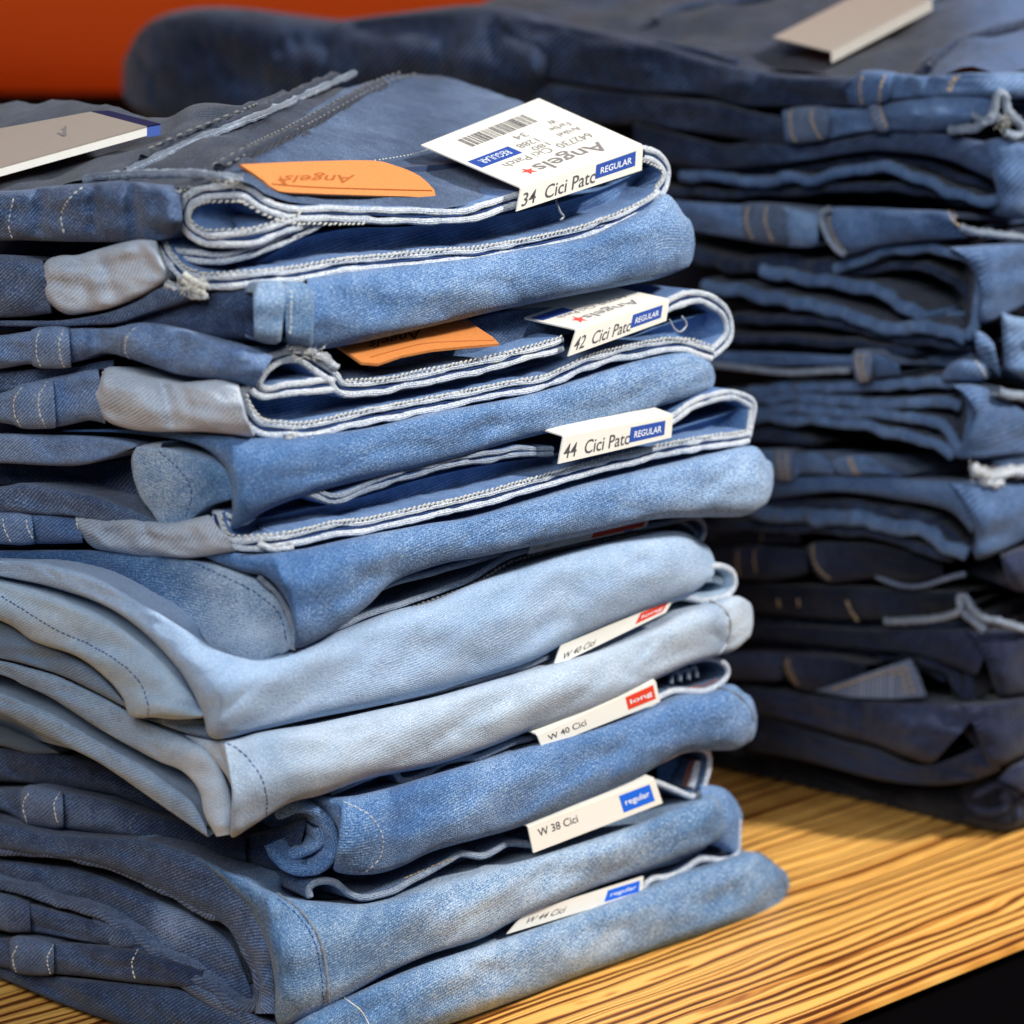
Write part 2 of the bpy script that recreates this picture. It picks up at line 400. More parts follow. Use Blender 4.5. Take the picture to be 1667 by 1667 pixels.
# ------------------------------------------------------------------ tracing helpers
_R = dict(A=(0, 80, 2.3814), B=(600, 80, 2.3814), C=(0, 500, 2.3814), D=(600, 500, 2.3814), E=(0, 1050, 2.3814), F=(600, 1050, 2.3814),
          G=(1067, 0, 2.7783), H=(1067, 560, 2.7783), I=(1067, 1067, 2.7783), P=(0, 0, 1.0))
def cv(k, *v):
    x0, y0, s = _R[k]; return [(x0+v[i]/s, y0+v[i+1]/s) for i in range(0, len(v), 2)]
def P_(*v): return cv('P', *v)
def res(L, n):
    c = [0]
    for a, b in zip(L, L[1:]): c.append(c[-1]+math.hypot(b[0]-a[0], b[1]-a[1]))
    out = []; j = 0
    for i in range(n):
        d = c[-1]*i/(n-1)
        while j < len(c)-2 and c[j+1] < d: j += 1
        t = (d-c[j])/max(c[j+1]-c[j], 1e-6); out.append((L[j][0]+(L[j+1][0]-L[j][0])*t, L[j][1]+(L[j+1][1]-L[j][1])*t))
    return out
def pb(T, B, n=0):
    n = n or max(len(T), len(B))+2
    return [a+b for a, b in zip(res(T, n), res(B, n))]
def pr(*v): return [tuple(v[i:i+4]) for i in range(0, len(v), 4)]
# ------------------------------------------------------------------ setting
def box(name, mat, x0, x1, y0, y1, z0, z1, parent=None):
    V = [(x, y, z) for z in (z0, z1) for x, y in ((x0, y0), (x1, y0), (x1, y1), (x0, y1))]
    return mesh_obj(name, V, [(3, 2, 1, 0), (4, 5, 6, 7), (0, 1, 5, 4), (1, 2, 6, 5), (2, 3, 7, 6), (3, 0, 4, 7)], mat, parent, smooth=False)
def wood_mat():
    m, t, b = nt('striped_zebrano_wood')
    tc = N(t, 'ShaderNodeTexCoord'); v = tc.outputs['Object']
    rm = N(t, 'ShaderNodeMapping'); t.links.new(v, rm.inputs[0]); rm.inputs[2].default_value = (0, 0, -EDGE_ANG); v = rm.outputs[0]
    wobble = noise_(t, vscale(t, v, (9, 30, 1)), 1, 3, .5)
    sx = N(t, 'ShaderNodeSeparateXYZ'); t.links.new(v, sx.inputs[0])
    y = math_(t, 'ADD', sx.outputs[1], math_(t, 'MULTIPLY', wobble, .012))
    cx = N(t, 'ShaderNodeCombineXYZ'); t.links.new(math_(t, 'MULTIPLY', sx.outputs[0], .8), cx.inputs[0]); t.links.new(math_(t, 'MULTIPLY', y, 78), cx.inputs[1])
    cx2 = N(t, 'ShaderNodeCombineXYZ'); t.links.new(math_(t, 'MULTIPLY', sx.outputs[0], 3), cx2.inputs[0]); t.links.new(math_(t, 'MULTIPLY', y, 420), cx2.inputs[1])
    n2 = noise_(t, cx2.outputs[0], 1, 3, .6)
    fib = noise_(t, vscale(t, v, (60, 1800, 1)), 1, 3, .6)
    n0 = noise_(t, vscale(t, v, (3, 22, 1)), 1, 2, .5)
    low = noise_(t, vscale(t, v, (1.6, 60, 1)), 1, 2, .5)
    def lines(freq, amp, dens):
        ph = math_(t, 'ADD', math_(t, 'MULTIPLY', y, freq), math_(t, 'MULTIPLY', low, amp))
        fr = math_(t, 'FRACT', ph); cell = math_(t, 'FLOOR', ph)
        wn = N(t, 'ShaderNodeTexWhiteNoise', noise_dimensions='1D'); t.links.new(cell, wn.inputs['W'])
        dist = math_(t, 'ABSOLUTE', math_(t, 'SUBTRACT', fr, math_(t, 'MULTIPLY_ADD', wn.outputs[0], .4, .3)))
        wd = math_(t, 'MULTIPLY_ADD', math_(t, 'POWER', wn.outputs[0], 1.6), .24, .09)
        ln = N(t, 'ShaderNodeMapRange'); ln.interpolation_type = 'SMOOTHSTEP'; t.links.new(math_(t, 'ADD', dist, math_(t, 'MULTIPLY', math_(t, 'SUBTRACT', n2, .5), .16)), ln.inputs[0])
        ln.inputs[1].default_value = 0; t.links.new(math_(t, 'MULTIPLY', wd, 1.6), ln.inputs[2]); ln.inputs[3].default_value = 0; ln.inputs[4].default_value = 1
        return math_(t, 'MAXIMUM', ln.outputs[0], math_(t, 'GREATER_THAN', wn.outputs[0], dens))
    L1 = lines(175, 2.8, .97); L2 = math_(t, 'MULTIPLY_ADD', lines(470, 8.0, .72), .5, .5)
    d = math_(t, 'MULTIPLY', L1, L2)
    r = N(t, 'ShaderNodeValToRGB'); t.links.new(d, r.inputs[0]); e = r.color_ramp.elements
    e[0].position = 0.0; e[0].color = srgb(84, 42, 18); e[1].position = 1.0; e[1].color = srgb(250, 194, 104)
    x = e.new(.4); x.color = srgb(150, 88, 38); x = e.new(.72); x.color = srgb(230, 160, 74)
    hs = N(t, 'ShaderNodeMix', data_type='RGBA', blend_type='MULTIPLY'); hs.inputs[0].default_value = .4; t.links.new(r.outputs[0], hs.inputs[6])
    r2 = N(t, 'ShaderNodeValToRGB'); t.links.new(math_(t, 'ADD', math_(t, 'MULTIPLY', fib, .5), math_(t, 'MULTIPLY', n0, .5)), r2.inputs[0]); e = r2.color_ramp.elements
    e[0].position = .3; e[0].color = (.74, .66, .56, 1); e[1].position = .7; e[1].color = (1, 1, 1, 1)
    t.links.new(r2.outputs[0], hs.inputs[7]); t.links.new(hs.outputs[2], b.inputs['Base Color'])
    rr = math_(t, 'MULTIPLY_ADD', n2, .3, .22); t.links.new(rr, b.inputs['Roughness']); b.inputs['Specular IOR Level'].default_value = .4
    bp = N(t, 'ShaderNodeBump'); bp.inputs['Strength'].default_value = .5; bp.inputs['Distance'].default_value = .0012
    t.links.new(math_(t, 'ADD', math_(t, 'MULTIPLY', d, .7), math_(t, 'MULTIPLY', fib, .12)), bp.inputs['Height']); t.links.new(bp.outputs[0], b.inputs['Normal'])
    return m
Z0 = Vector((0, 0, 1))
e1 = plane_hit(1341, 1667, Vector((0, 0, 0)), Z0); e2 = plane_hit(1667, 1535, Vector((0, 0, 0)), Z0)
ed = (e2-e1).normalized(); EDGE_ANG = math.atan2(ed.y, ed.x)
M['wood'] = wood_mat(); en = Vector((-ed.y, ed.x, 0))
shelf = thing('display_shelf', 'striped orange and brown wooden shelf carrying both piles of jeans', 'shelf', (e1.x, e1.y, 0))
a, b_ = e1-ed*.9, e1+ed*1.3
poly_slab('shelf_top', 'wood', shelf, [a-Z0*.002, b_-Z0*.002, b_+en*1.0-Z0*.002, a+en*1.0-Z0*.002], Z0, .2)
o = poly_slab('shelf_body', 'black', shelf, [a+en*.004-Z0*.05, b_+en*.004-Z0*.05, b_+en*1.0-Z0*.05, a+en*1.0-Z0*.05], Z0, 4.58)
fl = box('floor', 'black', -4, 6, -4, 6, -1.02, -1.0); fl['kind'] = 'structure'
M['orange'] = plain('orange_lacquer', srgb(218, 88, 30), .6, .25, .03, 40)
M['darkwall'] = plain('shaded_wall_brown', srgb(40, 22, 14), .8, .1, .05, 40)  # dark brown colour stands for the shade low on the orange wall
wc = CAM+FW*2.3; wc.z = 0
wl = poly_slab('wall', 'darkwall', None, [wc-RT*2.5+Z0*-1, wc+RT*2.5+Z0*-1, wc+RT*2.5+Z0*1.6, wc-RT*2.5+Z0*1.6], fh, 2); wl['kind'] = 'structure'
pc = plane_hit(150, -330, CAM+fh*1.75, fh); V = []; K_ = 40; Rr = .168  # orange wall shaped as a cylinder so its lower part turns dark
for sx_ in (-1.6, 1.6):
    for k in range(K_):
        a_ = 2*math.pi*k/K_; V.append(pc+fh*Rr+RT*sx_+fh*(math.cos(a_)*Rr)+Z0*(math.sin(a_)*Rr*1.0))
op = thing('orange_backdrop', 'orange wall behind both piles, rounded so its lower part shades off', 'backdrop', tuple(pc))
mesh_obj('backdrop_body', V, [(k, (k+1) % K_, K_+(k+1) % K_, K_+k) for k in range(K_)]+[tuple(range(K_)), tuple(range(2*K_-1, K_-1, -1))], 'orange', op)
FG = 'jeans folded in the front pile'; RG = 'jeans folded in the rear pile'; TG = 'card size tags in the front pile'
# ------------------------------------------------------------------ front pile, jeans 1 (top)
def jeans(label, fc, px, py, grp=FG):
    p = fc.at(px, py, 0)[0]; return thing('folded_jeans', label, 'jeans', (p.x, p.y, p.z), grp)
f1 = Face(385, 440, 0.0)
j1 = jeans('topmost jeans of the front pile, tan leather patch and charcoal panels on top', f1, 400, 560)
band1 = cv('P', 850,322, 835,328, 768,349, 684,353, 600,349, 550,349, 480,348, 457,343, 430,332, 399,314, 365,312, 336,313, 322,317, 306,326, 297,348, 300,366, 313,379, 331,389, 351,391, 403,388, 448,377, 493,362)
band(f1, j1, band1, .35, .205, .27, 3.6, 0.02, stitch=None)
beads(f1, 'edge_stitching', 'thread', j1, band1[4:], .37, .17, (.08, .034), .27, 0, .45)
band(f1, j1, cv('P', 252,385, 286,412, 349,421, 400,412, 441,399, 500,372, 540,352), .05, .17, .2, 3, .0)
loopR = cv('P', 1020,240, 1045,248, 1072,258, 1087,275, 1086,292, 1078,308, 1060,327, 1030,345, 1010,356)
band(f1, j1, loopR, -.1, .21, .27, 3.6, .0, stitch=-1)
low1 = cv('P', 1075,318, 1050,338, 1020,353, 957,378, 852,403, 768,416, 700,421, 600,431, 546,437, 470,450, 420,455, 344,460, 318,456, 294,445, 275,425, 262,402, 252,388)
band(f1, j1, low1, .3, .205, .265, 3.6, .0, stitch=-1)
# waistband lining seen inside, sloping up behind the lower edge
roll(f1, 'waistband_inside', 'inner', j1, pb(P_(330,446, 430,425, 480,392, 560,372, 700,368, 850,345, 960,318, 1060,270), P_(330,456, 420,450, 546,434, 700,418, 852,400, 957,374, 1020,350, 1075,312)), -.5, -.5, .12, 1.2)
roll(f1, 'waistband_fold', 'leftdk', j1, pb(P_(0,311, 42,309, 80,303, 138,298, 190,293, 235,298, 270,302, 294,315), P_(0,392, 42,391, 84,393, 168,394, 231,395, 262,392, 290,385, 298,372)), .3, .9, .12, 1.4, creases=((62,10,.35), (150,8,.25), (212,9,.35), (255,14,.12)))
beads(f1, 'seam_stitching', 'thread', j1, P_(24,318, 17,345, 15,370, 20,388), 1.12, .17, (.07, .03))
beads(f1, 'seam_stitching', 'thread', j1, P_(138,302, 112,325, 100,352, 104,380), 1.05, .17, (.07, .03))
beads(f1, 'seam_stitching', 'thread_grey', j1, P_(130,300, 106,323, 95,350, 98,378), 1.08, .17, (.07, .03))
roll(f1, 'waistband_lining', 'grey', j1, pb(P_(64,445, 72,428, 85,416, 126,415, 168,403, 210,391, 250,383), P_(64,462, 74,485, 92,506, 112,513, 168,506, 235,481, 275,450, 265,420), 9), .3, .8, .1, 1.5, creases=((125,10,.2), (158,12,.28), (215,12,.12)), label='light grey twill waistband lining')
beads(f1, 'seam_stitching', 'thread', j1, P_(85,417, 68,437, 62,462, 72,488, 90,506), .75, .13, (.06, .035))
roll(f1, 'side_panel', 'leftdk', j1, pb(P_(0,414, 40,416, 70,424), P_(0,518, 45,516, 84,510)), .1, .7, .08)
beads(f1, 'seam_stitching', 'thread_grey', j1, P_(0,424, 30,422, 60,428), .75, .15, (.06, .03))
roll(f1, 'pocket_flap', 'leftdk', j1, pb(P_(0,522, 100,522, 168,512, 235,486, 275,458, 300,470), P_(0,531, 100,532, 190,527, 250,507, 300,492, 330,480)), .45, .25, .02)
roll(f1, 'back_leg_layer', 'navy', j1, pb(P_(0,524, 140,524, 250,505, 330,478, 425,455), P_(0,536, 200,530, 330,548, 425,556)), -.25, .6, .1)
roll(f1, 'leg_fold', 'mid', j1, pb(P_(500,452, 600,438, 768,420, 957,386, 1040,345, 1085,316, 1104,334, 1122,362, 1131,395), P_(505,572, 560,563, 600,555, 700,532, 800,508, 900,487, 1000,468, 1090,450, 1122,433, 1131,400), 16), 0, 1.1, .09, .9, endback=1.2, fade=((500,-.05), (700,.1), (1000,0), (1131,.15)))
roll(f1, 'belt_loop', 'mid2', j1, pr(412,476,414,550, 418,462,420,556, 436,456,438,560, 455,458,452,560, 466,466,458,552), .75, .7, .04, 1.5, cap=.8, fade=((400,.12), (500,.12)))
roll(f1, 'belt_loop', 'mid2', j1, pr(460,464,466,552, 474,457,474,560, 495,460,492,562, 508,472,505,566, 513,490,510,556), .65, .6, .04, 1.5, cap=.8, fade=((400,.02), (500,.02)))
beads(f1, 'seam_stitching', 'thread', j1, P_(474,468, 474,500, 472,545), 1.32, .12, (.07, .03))
# frayed tacks
def fray(face, parent, cx, cy, rx, ry, n, off, L=.35, name='frayed_threads', mat='thread', r=.016):
    V = []; Fs = []
    for i in range(n):
        x = cx+random.uniform(-rx, rx); y = cy+random.uniform(-ry, ry); p, I = face.at(x, y, off+random.uniform(-.05, .15))
        d = Vector((random.uniform(-1, 1), random.uniform(-1, .2), random.uniform(-.8, .8))).normalized()
        b0 = len(V); l = L*random.uniform(.4, 1)*CM; k = Vector((random.uniform(-1, 1), random.uniform(-1, 1), random.uniform(-1, 1)))*l*.5
        for q in range(5):
            t = q/4; c = p+d*(l*t)+k*(t*t)
            a = d.cross(Vector((.1, .9, .4))).normalized(); b2 = d.cross(a)
            for j in range(3):
                an = j*2.094; V.append(c+(a*math.cos(an)+b2*math.sin(an))*(r*CM*(1-.4*t)))
        for q in range(4):
            for j in range(3): Fs.append((b0+q*3+j, b0+q*3+(j+1) % 3, b0+(q+1)*3+(j+1) % 3, b0+(q+1)*3+j))
    o = mesh_obj(name, V, Fs, mat, parent); o['kind'] = 'stuff'; return o
beads(f1, 'bar_tack', 'thread', j1, P_(298,446, 316,458, 334,466), .75, .05, (.05, .11))
beads(f1, 'bar_tack', 'thread', j1, P_(296,456, 312,470, 332,478), .65, .05, (.05, .11))
cord(f1, 'frayed_seam_end', 'edge', j1, P_(272,462, 290,470, 310,480, 334,482), .6, .11, .8)
fray(f1, j1, 312, 466, 24, 14, 90, .7, .25); fray(f1, j1, 275, 470, 8, 12, 20, .5, .35); fray(f1, j1, 372, 296, 22, 8, 50, .4, .2); fray(f1, j1, 375, 290, 3, 4, 5, .4, .55)
fray(f1, j1, 300, 312, 18, 10, 30, .4, .15)
# top face
pA = f1.at(400, 300, 0.2)[0]; nT = Vector((-.11, -.11, 1)).normalized()
FRONT1 = P_(-140,314, 0,312, 60,308, 138,298, 235,298, 300,300, 400,290, 440,318, 480,338, 560,345, 700,344, 800,334, 860,310, 950,275, 1000,252, 1045,243, 1200,200)
NT1 = Vector((-.10, -.12, 1)).normalized()
def top3(x, y, lift=0.0, face=None, front=None, nrm=None, off=.15):
    face = face or f1; front = front or FRONT1; nrm = nrm or NT1
    return plane_hit(x, y, face.at(x, interp(front, x), off)[0], nrm)+nrm*(lift*CM)
def top_patch(name, mat, parent, A, B, p0, nrm, lift=0, n=60, k=22, wr=.05, bulge=0, fade=None, tail=True, sc_=1.0):
    A = catmull(ext(A), step=6); B = catmull(ext(B), step=6); A = res(A, n); B = res(B, n); V = []; UV = []; FD = []
    for i in range(n):
        for j in range(k+1):
            t = j/k; x = A[i][0]+(B[i][0]-A[i][0])*t; y = A[i][1]+(B[i][1]-A[i][1])*t
            p = top3(x, y, 0, p0) if isinstance(p0, Face) else plane_hit(x, y, p0, nrm)
            p = p+NT1*(lift+wr*noise.noise(Vector((p.x*40*sc_, p.y*40*sc_, 3)))+wr*.4*noise.noise(Vector((p.x*110*sc_, p.y*110*sc_, 9)))+bulge*math.sin(math.pi*t))*CM
            V.append(p); UV.append((p.x*100, p.y*100)); FD.append(interp(fade, x) if fade else 0)
        if tail:
            tl = min(1, math.hypot(A[i][0]-B[i][0], A[i][1]-B[i][1])/120)
            for dz in (1.5, 4): V.append(p+fh*(dz*tl*CM)-Z0*(dz*1.1*tl*CM)); UV.append((p.x*100, p.y*100+dz)); FD.append(0)
    kk = k+1+(2 if tail else 0)
    return mesh_obj(name, V, grid_faces(n, kk), mat, parent, UV, FD)
top_patch('top_panel', 'slate', j1, P_(0,312, 60,308, 138,298, 235,298, 300,300, 360,292, 400,285, 430,275), P_(0,168, 60,164, 150,165, 200,180, 280,186, 400,166, 470,148, 560,142, 640,132), f1, FRONT1, 0, 70, 24, .35)
top_patch('seat_panel', 'topblue', j1, P_(330,300, 400,300, 440,322, 500,338, 560,345, 700,344, 800,330, 860,310, 950,275, 1000,245, 1045,245), P_(560,148, 610,132, 650,126, 710,126, 760,140, 810,154, 870,180, 920,192, 980,212, 1015,228, 1050,248), f1, FRONT1, .06, 80, 24, .12, fade=((300,-.25), (450,-.05), (560,.05), (700,-.08), (760,.12), (1050,.05)))
# top band around the patch (waistband lying on top)
cs = lambda pts, lift=.1: [top3(x, y, lift) for x, y in pts]
def beads3(name, mat, parent, P, sp=.16, r=(.07, .03)):
    V = []; Fs = []; acc = 0
    for a, b in zip(P, P[1:]):
        L = (b-a).length*100; n = max(1, int(L/sp)); tn = (b-a).normalized(); s1 = tn.cross(Z0).normalized(); s2 = s1.cross(tn)
        for q in range(n):
            c = a+(b-a)*((q+.5)/n)+s1*random.uniform(-.00015, .00015); b0 = len(V)
            for k in range(5):
                z = -1+k/2; rr = math.sqrt(max(.02, 1-z*z))
                for j in range(6):
                    an = math.pi*j/3; V.append(c+tn*(z*r[0]*CM)+s1*(math.cos(an)*rr*r[1]*CM)+s2*(math.sin(an)*rr*r[1]*CM))
            for k in range(4):
                for j in range(6): Fs.append((b0+k*6+j, b0+k*6+(j+1) % 6, b0+(k+1)*6+(j+1) % 6, b0+(k+1)*6+j))
    o = mesh_obj(name, V, Fs, mat, parent); o['kind'] = 'stuff'; return o
for dx in (0, 24):
    beads3('seam_stitching', 'thread_grey', j1, cs(catmull(P_(345+dx,283, 400+dx,252, 450+dx,228, 500+dx,202, 560+dx,168, 610+dx,143, 655+dx,128+dx*.1), step=14), .24), .42, (.15, .045))
tube_pts('seam_ridge', 'slate', j1, cs(catmull(P_(357,282, 412,252, 462,228, 512,202, 572,168, 622,143), step=8), .1), .2)
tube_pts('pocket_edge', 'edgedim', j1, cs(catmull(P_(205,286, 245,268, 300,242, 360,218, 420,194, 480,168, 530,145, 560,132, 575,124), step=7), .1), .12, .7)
tube_pts('pocket_facing', 'slate', j1, cs(catmull(P_(235,262, 300,230, 360,208, 420,182, 480,156, 520,138, 548,126), step=7), .0), .22, .5)
beads3('seam_stitching', 'thread_grey', j1, cs(catmull(P_(240,262, 300,235, 360,211, 420,187), step=14), .35), .5, (.14, .05))
tube_pts('frayed_flap_edge', 'edgedim', j1, [f1.at(x, y, .35)[0] for x, y in catmull(P_(140,292, 180,286, 240,283, 300,282, 350,286, 395,294), step=6)], .13, .6)
beads3('seam_stitching', 'thread', j1, cs(catmull(P_(600,276, 680,262, 720,244), step=10), .25), .16, (.05, .025))
# leather patch on the waistband
def leather(parent, pts, p0, nrm, text, Qt, box, mat='burn', lift=.2):
    hit = (lambda x, y: top3(x, y)) if p0 is None else (lambda x, y: plane_hit(x, y, p0, nrm))
    P3 = [hit(x, y)+nrm*lift*CM for x, y in pts]
    o = poly_slab('leather_patch', 'leather', parent, P3, nrm, .08)
    Q = [Vector((x, y, 0)) for x, y in Qt]
    t = lettering('embossed_lettering', text, mat, parent, Q, Vector((0, 0, 0)), box, 0, 0.01, True, .35)
    for v in t.data.vertices:
        q = v.co+parent.location; v.co = hit(q.x, q.y)+nrm*((lift+.088)*CM)-parent.location
    return o
pa_, pb_, pc_ = top3(385, 282), top3(690, 312), top3(500, 324); pL = pa_; nL = (pb_-pa_).cross(pc_-pa_).normalized(); nL = nL if nL.z > 0 else -nL
leather(j1, catmull(P_(378,279, 480,274, 592,272, 630,280, 660,291, 682,306, 697,330, 640,330, 560,328, 500,326, 441,322, 418,306, 398,292, 378,279), step=10)[:-1], pL, nL, 'Angels', P_(430,282, 640,276, 660,326, 440,322), (.06, .28, .62, .66), 'burn', .26)
st = [plane_hit(x, y, pL, nL)+nL*.345*CM for x, y in catmull(P_(430,311, 500,316, 600,319, 690,321), step=5)]
tube_pts('patch_stitching', 'burn', j1, st, .022)
# star beside the name
def star(parent, face_pts, mat, nrm, cx, cy, r, Q, lift, flip=1):
    c = quad_at(Q, cx, cy); ex = (Q[1]-Q[0]).normalized(); ey = nrm.cross(ex).normalized()
    P = []
    for i in range(10):
        a = math.pi*i/5+.3; rr = r if i % 2 == 0 else r*.42; P.append(c+(ex*math.cos(a)+ey*math.sin(a))*rr*CM)
    o = mesh_obj('star_emblem', [p+nrm*lift*CM for p in P], [tuple(range(10))], mat, parent, smooth=False); return o
Ql = [plane_hit(x, y, pL, nL)+nL*.07*CM for x, y in P_(430,282, 640,276, 660,326, 440,322)]
star(j1, None, 'burn', nL, .05, .6, .22, Ql, .28)
# ------------------------------------------------------------------ size tags
def tag(label, fc, fr, off, back, rise, front_txt, lab_box, lab_mat, lab_txt, top=None, txt_box=(.06, .3, .6, .8), sag=0):
    """fr: front flap corners TL TR BR BL in trace; back: back corners of the top flap (left, right)"""
    Q = [fc.at(x, y, off)[0] for x, y in fr]
    t = thing('size_tag', label, 'size tag', tuple((Q[2]+Q[3])/2), TG)
    nF = (Q[1]-Q[0]).cross(Q[3]-Q[0]).normalized()
    if nF.dot(CAM-Q[0]) < 0: nF = -nF
    quad_slab('front_flap', 'card', t, Q, nF, .045, sag=sag)
    lettering('size_lettering', front_txt, 'ink', t, Q, nF, txt_box, .055, .006)
    lb = rect_on('fit_label', lab_mat, t, Q, nF, lab_box, .052)
    if lab_txt:
        bx = (lab_box[0]+(lab_box[2]-lab_box[0])*.12, lab_box[1]+(lab_box[3]-lab_box[1])*.3, lab_box[2]-(lab_box[2]-lab_box[0])*.1, lab_box[3]-(lab_box[3]-lab_box[1])*.25)
        lt = lettering('fit_lettering', lab_txt, 'white', t, Q, nF, bx, .06, .01); lt.parent = lb
    if back:
        fd = (Q[1]-Q[0]).normalized(); nT_ = fd.cross(Vector((0, 1, rise))).normalized()
        if nT_.z < 0: nT_ = -nT_
        W = [plane_hit(back[0][0], back[0][1], Q[0], nT_), plane_hit(back[1][0], back[1][1], Q[0], nT_), Q[1], Q[0]]
        quad_slab('top_flap', 'card', t, W, nT_, .045)
        return t, Q, nF, W, nT_
    return t, Q, nF, None, None
t1, Q, nF, W, nW = tag('white size tag reading 34 on the topmost front jeans, its barcode flap lying flat', f1, P_(846,307, 1045,237, 1043,277, 839,344), .75, P_(685,238, 877,162), .22, '34  Cici Patc', (.61, .12, .94, .72), 'blue', 'REGULAR', txt_box=(.03, .26, .61, .86))

lettering('brand_lettering', 'Angels', 'inkgrey', t1, W, nW, (.26, .74, .82, .92), .055, .012, True)
star(t1, None, 'pinkred', nW, .2, .84, .28, W, .055)
lettering('small_lettering', '642730  Cici Patch', 'inkgrey', t1, W, nW, (.15, .63, .86, .71), .055, 0, True)
for s_, bx in (('180', (.44, .56, .57, .62)), ('1288', (.40, .46, .56, .53)), ('34', (.47, .34, .57, .41)), ('W', (.78, .31, .84, .38)), ('Farbe', (.72, .41, .88, .47)), ('Artikel', (.70, .51, .88, .57))):
    lettering('small_lettering', s_, 'inkgrey', t1, W, nW, bx, .055, 0, True)
rect_on('fit_label', 'blue', t1, W, nW, (.03, .44, .36, .585), .052); lettering('fit_lettering', 'REGULAR', 'white', t1, W, nW, (.08, .475, .31, .55), .06, 0, True)
u = .2; V = []; Fs = []
while u < .74:
    wd = random.choice((.004, .006, .01)); b0 = len(V)
    for uu, vv in ((u, .12), (u+wd, .12), (u+wd, .28), (u, .28)): V.append(quad_at(W, uu, vv)+nW*.055*CM)
    Fs.append((b0, b0+1, b0+2, b0+3)); u += wd+random.choice((.006, .009, .014))
o = mesh_obj('barcode', V, Fs, 'ink', t1, smooth=False)
cord(f1, 'plastic_pin', 'clear', t1, P_(905,325, 912,345, 918,352, 912,358), .3, .035)
# ------------------------------------------------------------------ front pile, jeans 2
f2 = Face(395, 600, -.002)
j2 = jeans('front pile jeans second from the top, tan leather patch under its 42 tag', f2, 385, 850)
band2 = P_(919,561, 852,580, 768,601, 684,618, 630,630, 563,634, 542,613, 504,588, 475,579, 445,587, 426,604, 415,626, 432,640, 465,636, 510,630, 548,626)
band(f2, j2, band2, .35, .21, .27, 3.6, .0)
beads(f2, 'edge_stitching', 'thread', j2, band2[:6], .37, .17, (.08, .034), -.27, 0, .45)
cord(f2, 'frayed_seam_end', 'edge', j2, P_(470,563, 500,571, 530,584, 548,600), .4, .12, .9)
fray(f2, j2, 505, 574, 30, 12, 60, .5, .2)
loop2 = P_(1060,512, 1083,502, 1117,486, 1145,485, 1165,493, 1184,510, 1190,532, 1184,554, 1163,574, 1150,578)
band(f2, j2, loop2, -.0, .21, .27, 3.6, .0, stitch=None)
low2 = P_(1163,577, 1140,570, 1117,564, 1079,564, 1020,576, 957,592, 894,622, 831,634, 768,647, 684,664, 600,680, 567,687, 504,701, 454,701, 425,697, 405,682, 392,660, 386,634)
band(f2, j2, low2, .3, .205, .265, 3.6, .0, stitch=-1)
cord(f2, 'frayed_seam_end', 'edge', j2, P_(462,712, 490,716, 520,716), .45, .1, .8); fray(f2, j2, 490, 712, 30, 6, 40, .5, .15)
roll(f2, 'waistband_inside', 'inner', j2, pb(P_(400,660, 420,640, 520,630, 600,642, 700,628, 800,606, 900,590, 1000,560, 1080,530, 1150,510), P_(396,664, 425,692, 500,695, 600,672, 700,652, 830,628, 957,586, 1079,558, 1150,572)), -.45, -.4, .1)
roll(f2, 'waistband_fold', 'left', j2, pb(P_(0,546, 55,538, 126,534, 193,534, 227,525, 294,531, 357,555, 425,567, 445,580), P_(0,600, 50,592, 105,597, 147,580, 181,571, 210,584, 294,611, 399,623, 415,630)), .3, .8, .1, 1.4, creases=((160,16,.3), (300,14,.2), (350,10,.12)))
roll(f2, 'belt_loop', 'left', j2, pr(50,538,52,594, 62,533,62,599, 95,531,97,600, 112,534,116,598), .55, .78, .03, cap=.4)
beads(f2, 'seam_stitching', 'thread', j2, P_(66,535, 60,555, 60,580, 66,596), 1.37, .14, (.07, .03)); beads(f2, 'seam_stitching', 'thread', j2, P_(104,535, 97,555, 98,580, 104,596), 1.37, .14, (.07, .03))
beads(f2, 'seam_stitching', 'thread', j2, P_(224,529, 208,548, 204,570, 210,583), 1.1, .14, (.07, .03)); beads(f2, 'seam_stitching', 'thread_grey', j2, P_(217,529, 201,548, 197,570, 203,583), 1.1, .14, (.07, .03))
roll(f2, 'under_layer', 'leftdk', j2, pb(P_(0,604, 60,600, 150,590, 185,585), P_(0,640, 60,630, 150,608, 185,600)), -.2, .4)
roll(f2, 'waistband_lining', 'grey', j2, pb(P_(160,625, 168,602, 181,594, 235,611, 294,622, 357,618, 388,626), P_(152,645, 160,672, 181,694, 252,703, 336,703, 425,712, 405,690), 9), .35, .85, .1, 1.5, creases=((262,10,.35), (290,14,.15)), label='light grey twill waistband lining')
beads(f2, 'seam_stitching', 'thread', j2, P_(172,600, 158,625, 153,650, 162,675, 178,692), .9, .13, (.06, .035)); beads(f2, 'seam_stitching', 'thread', j2, P_(388,632, 380,655, 392,690), .9, .13, (.06, .035))
roll(f2, 'side_panel', 'left', j2, pb(P_(0,640, 38,626, 84,614, 139,603, 160,601), P_(0,688, 34,694, 92,696, 155,682, 172,690)), .1, .8, .1)
roll(f2, 'belt_loop', 'left', j2, pr(17,640,16,684, 30,626,34,697, 70,620,76,698, 86,618,92,696), .35, .8, .03, cap=.4)
beads(f2, 'seam_stitching', 'thread', j2, P_(38,627, 24,650, 24,675, 34,694), 1.2, .14, (.07, .03)); beads(f2, 'seam_stitching', 'thread', j2, P_(78,620, 64,645, 64,670, 74,694), 1.2, .14, (.07, .03))
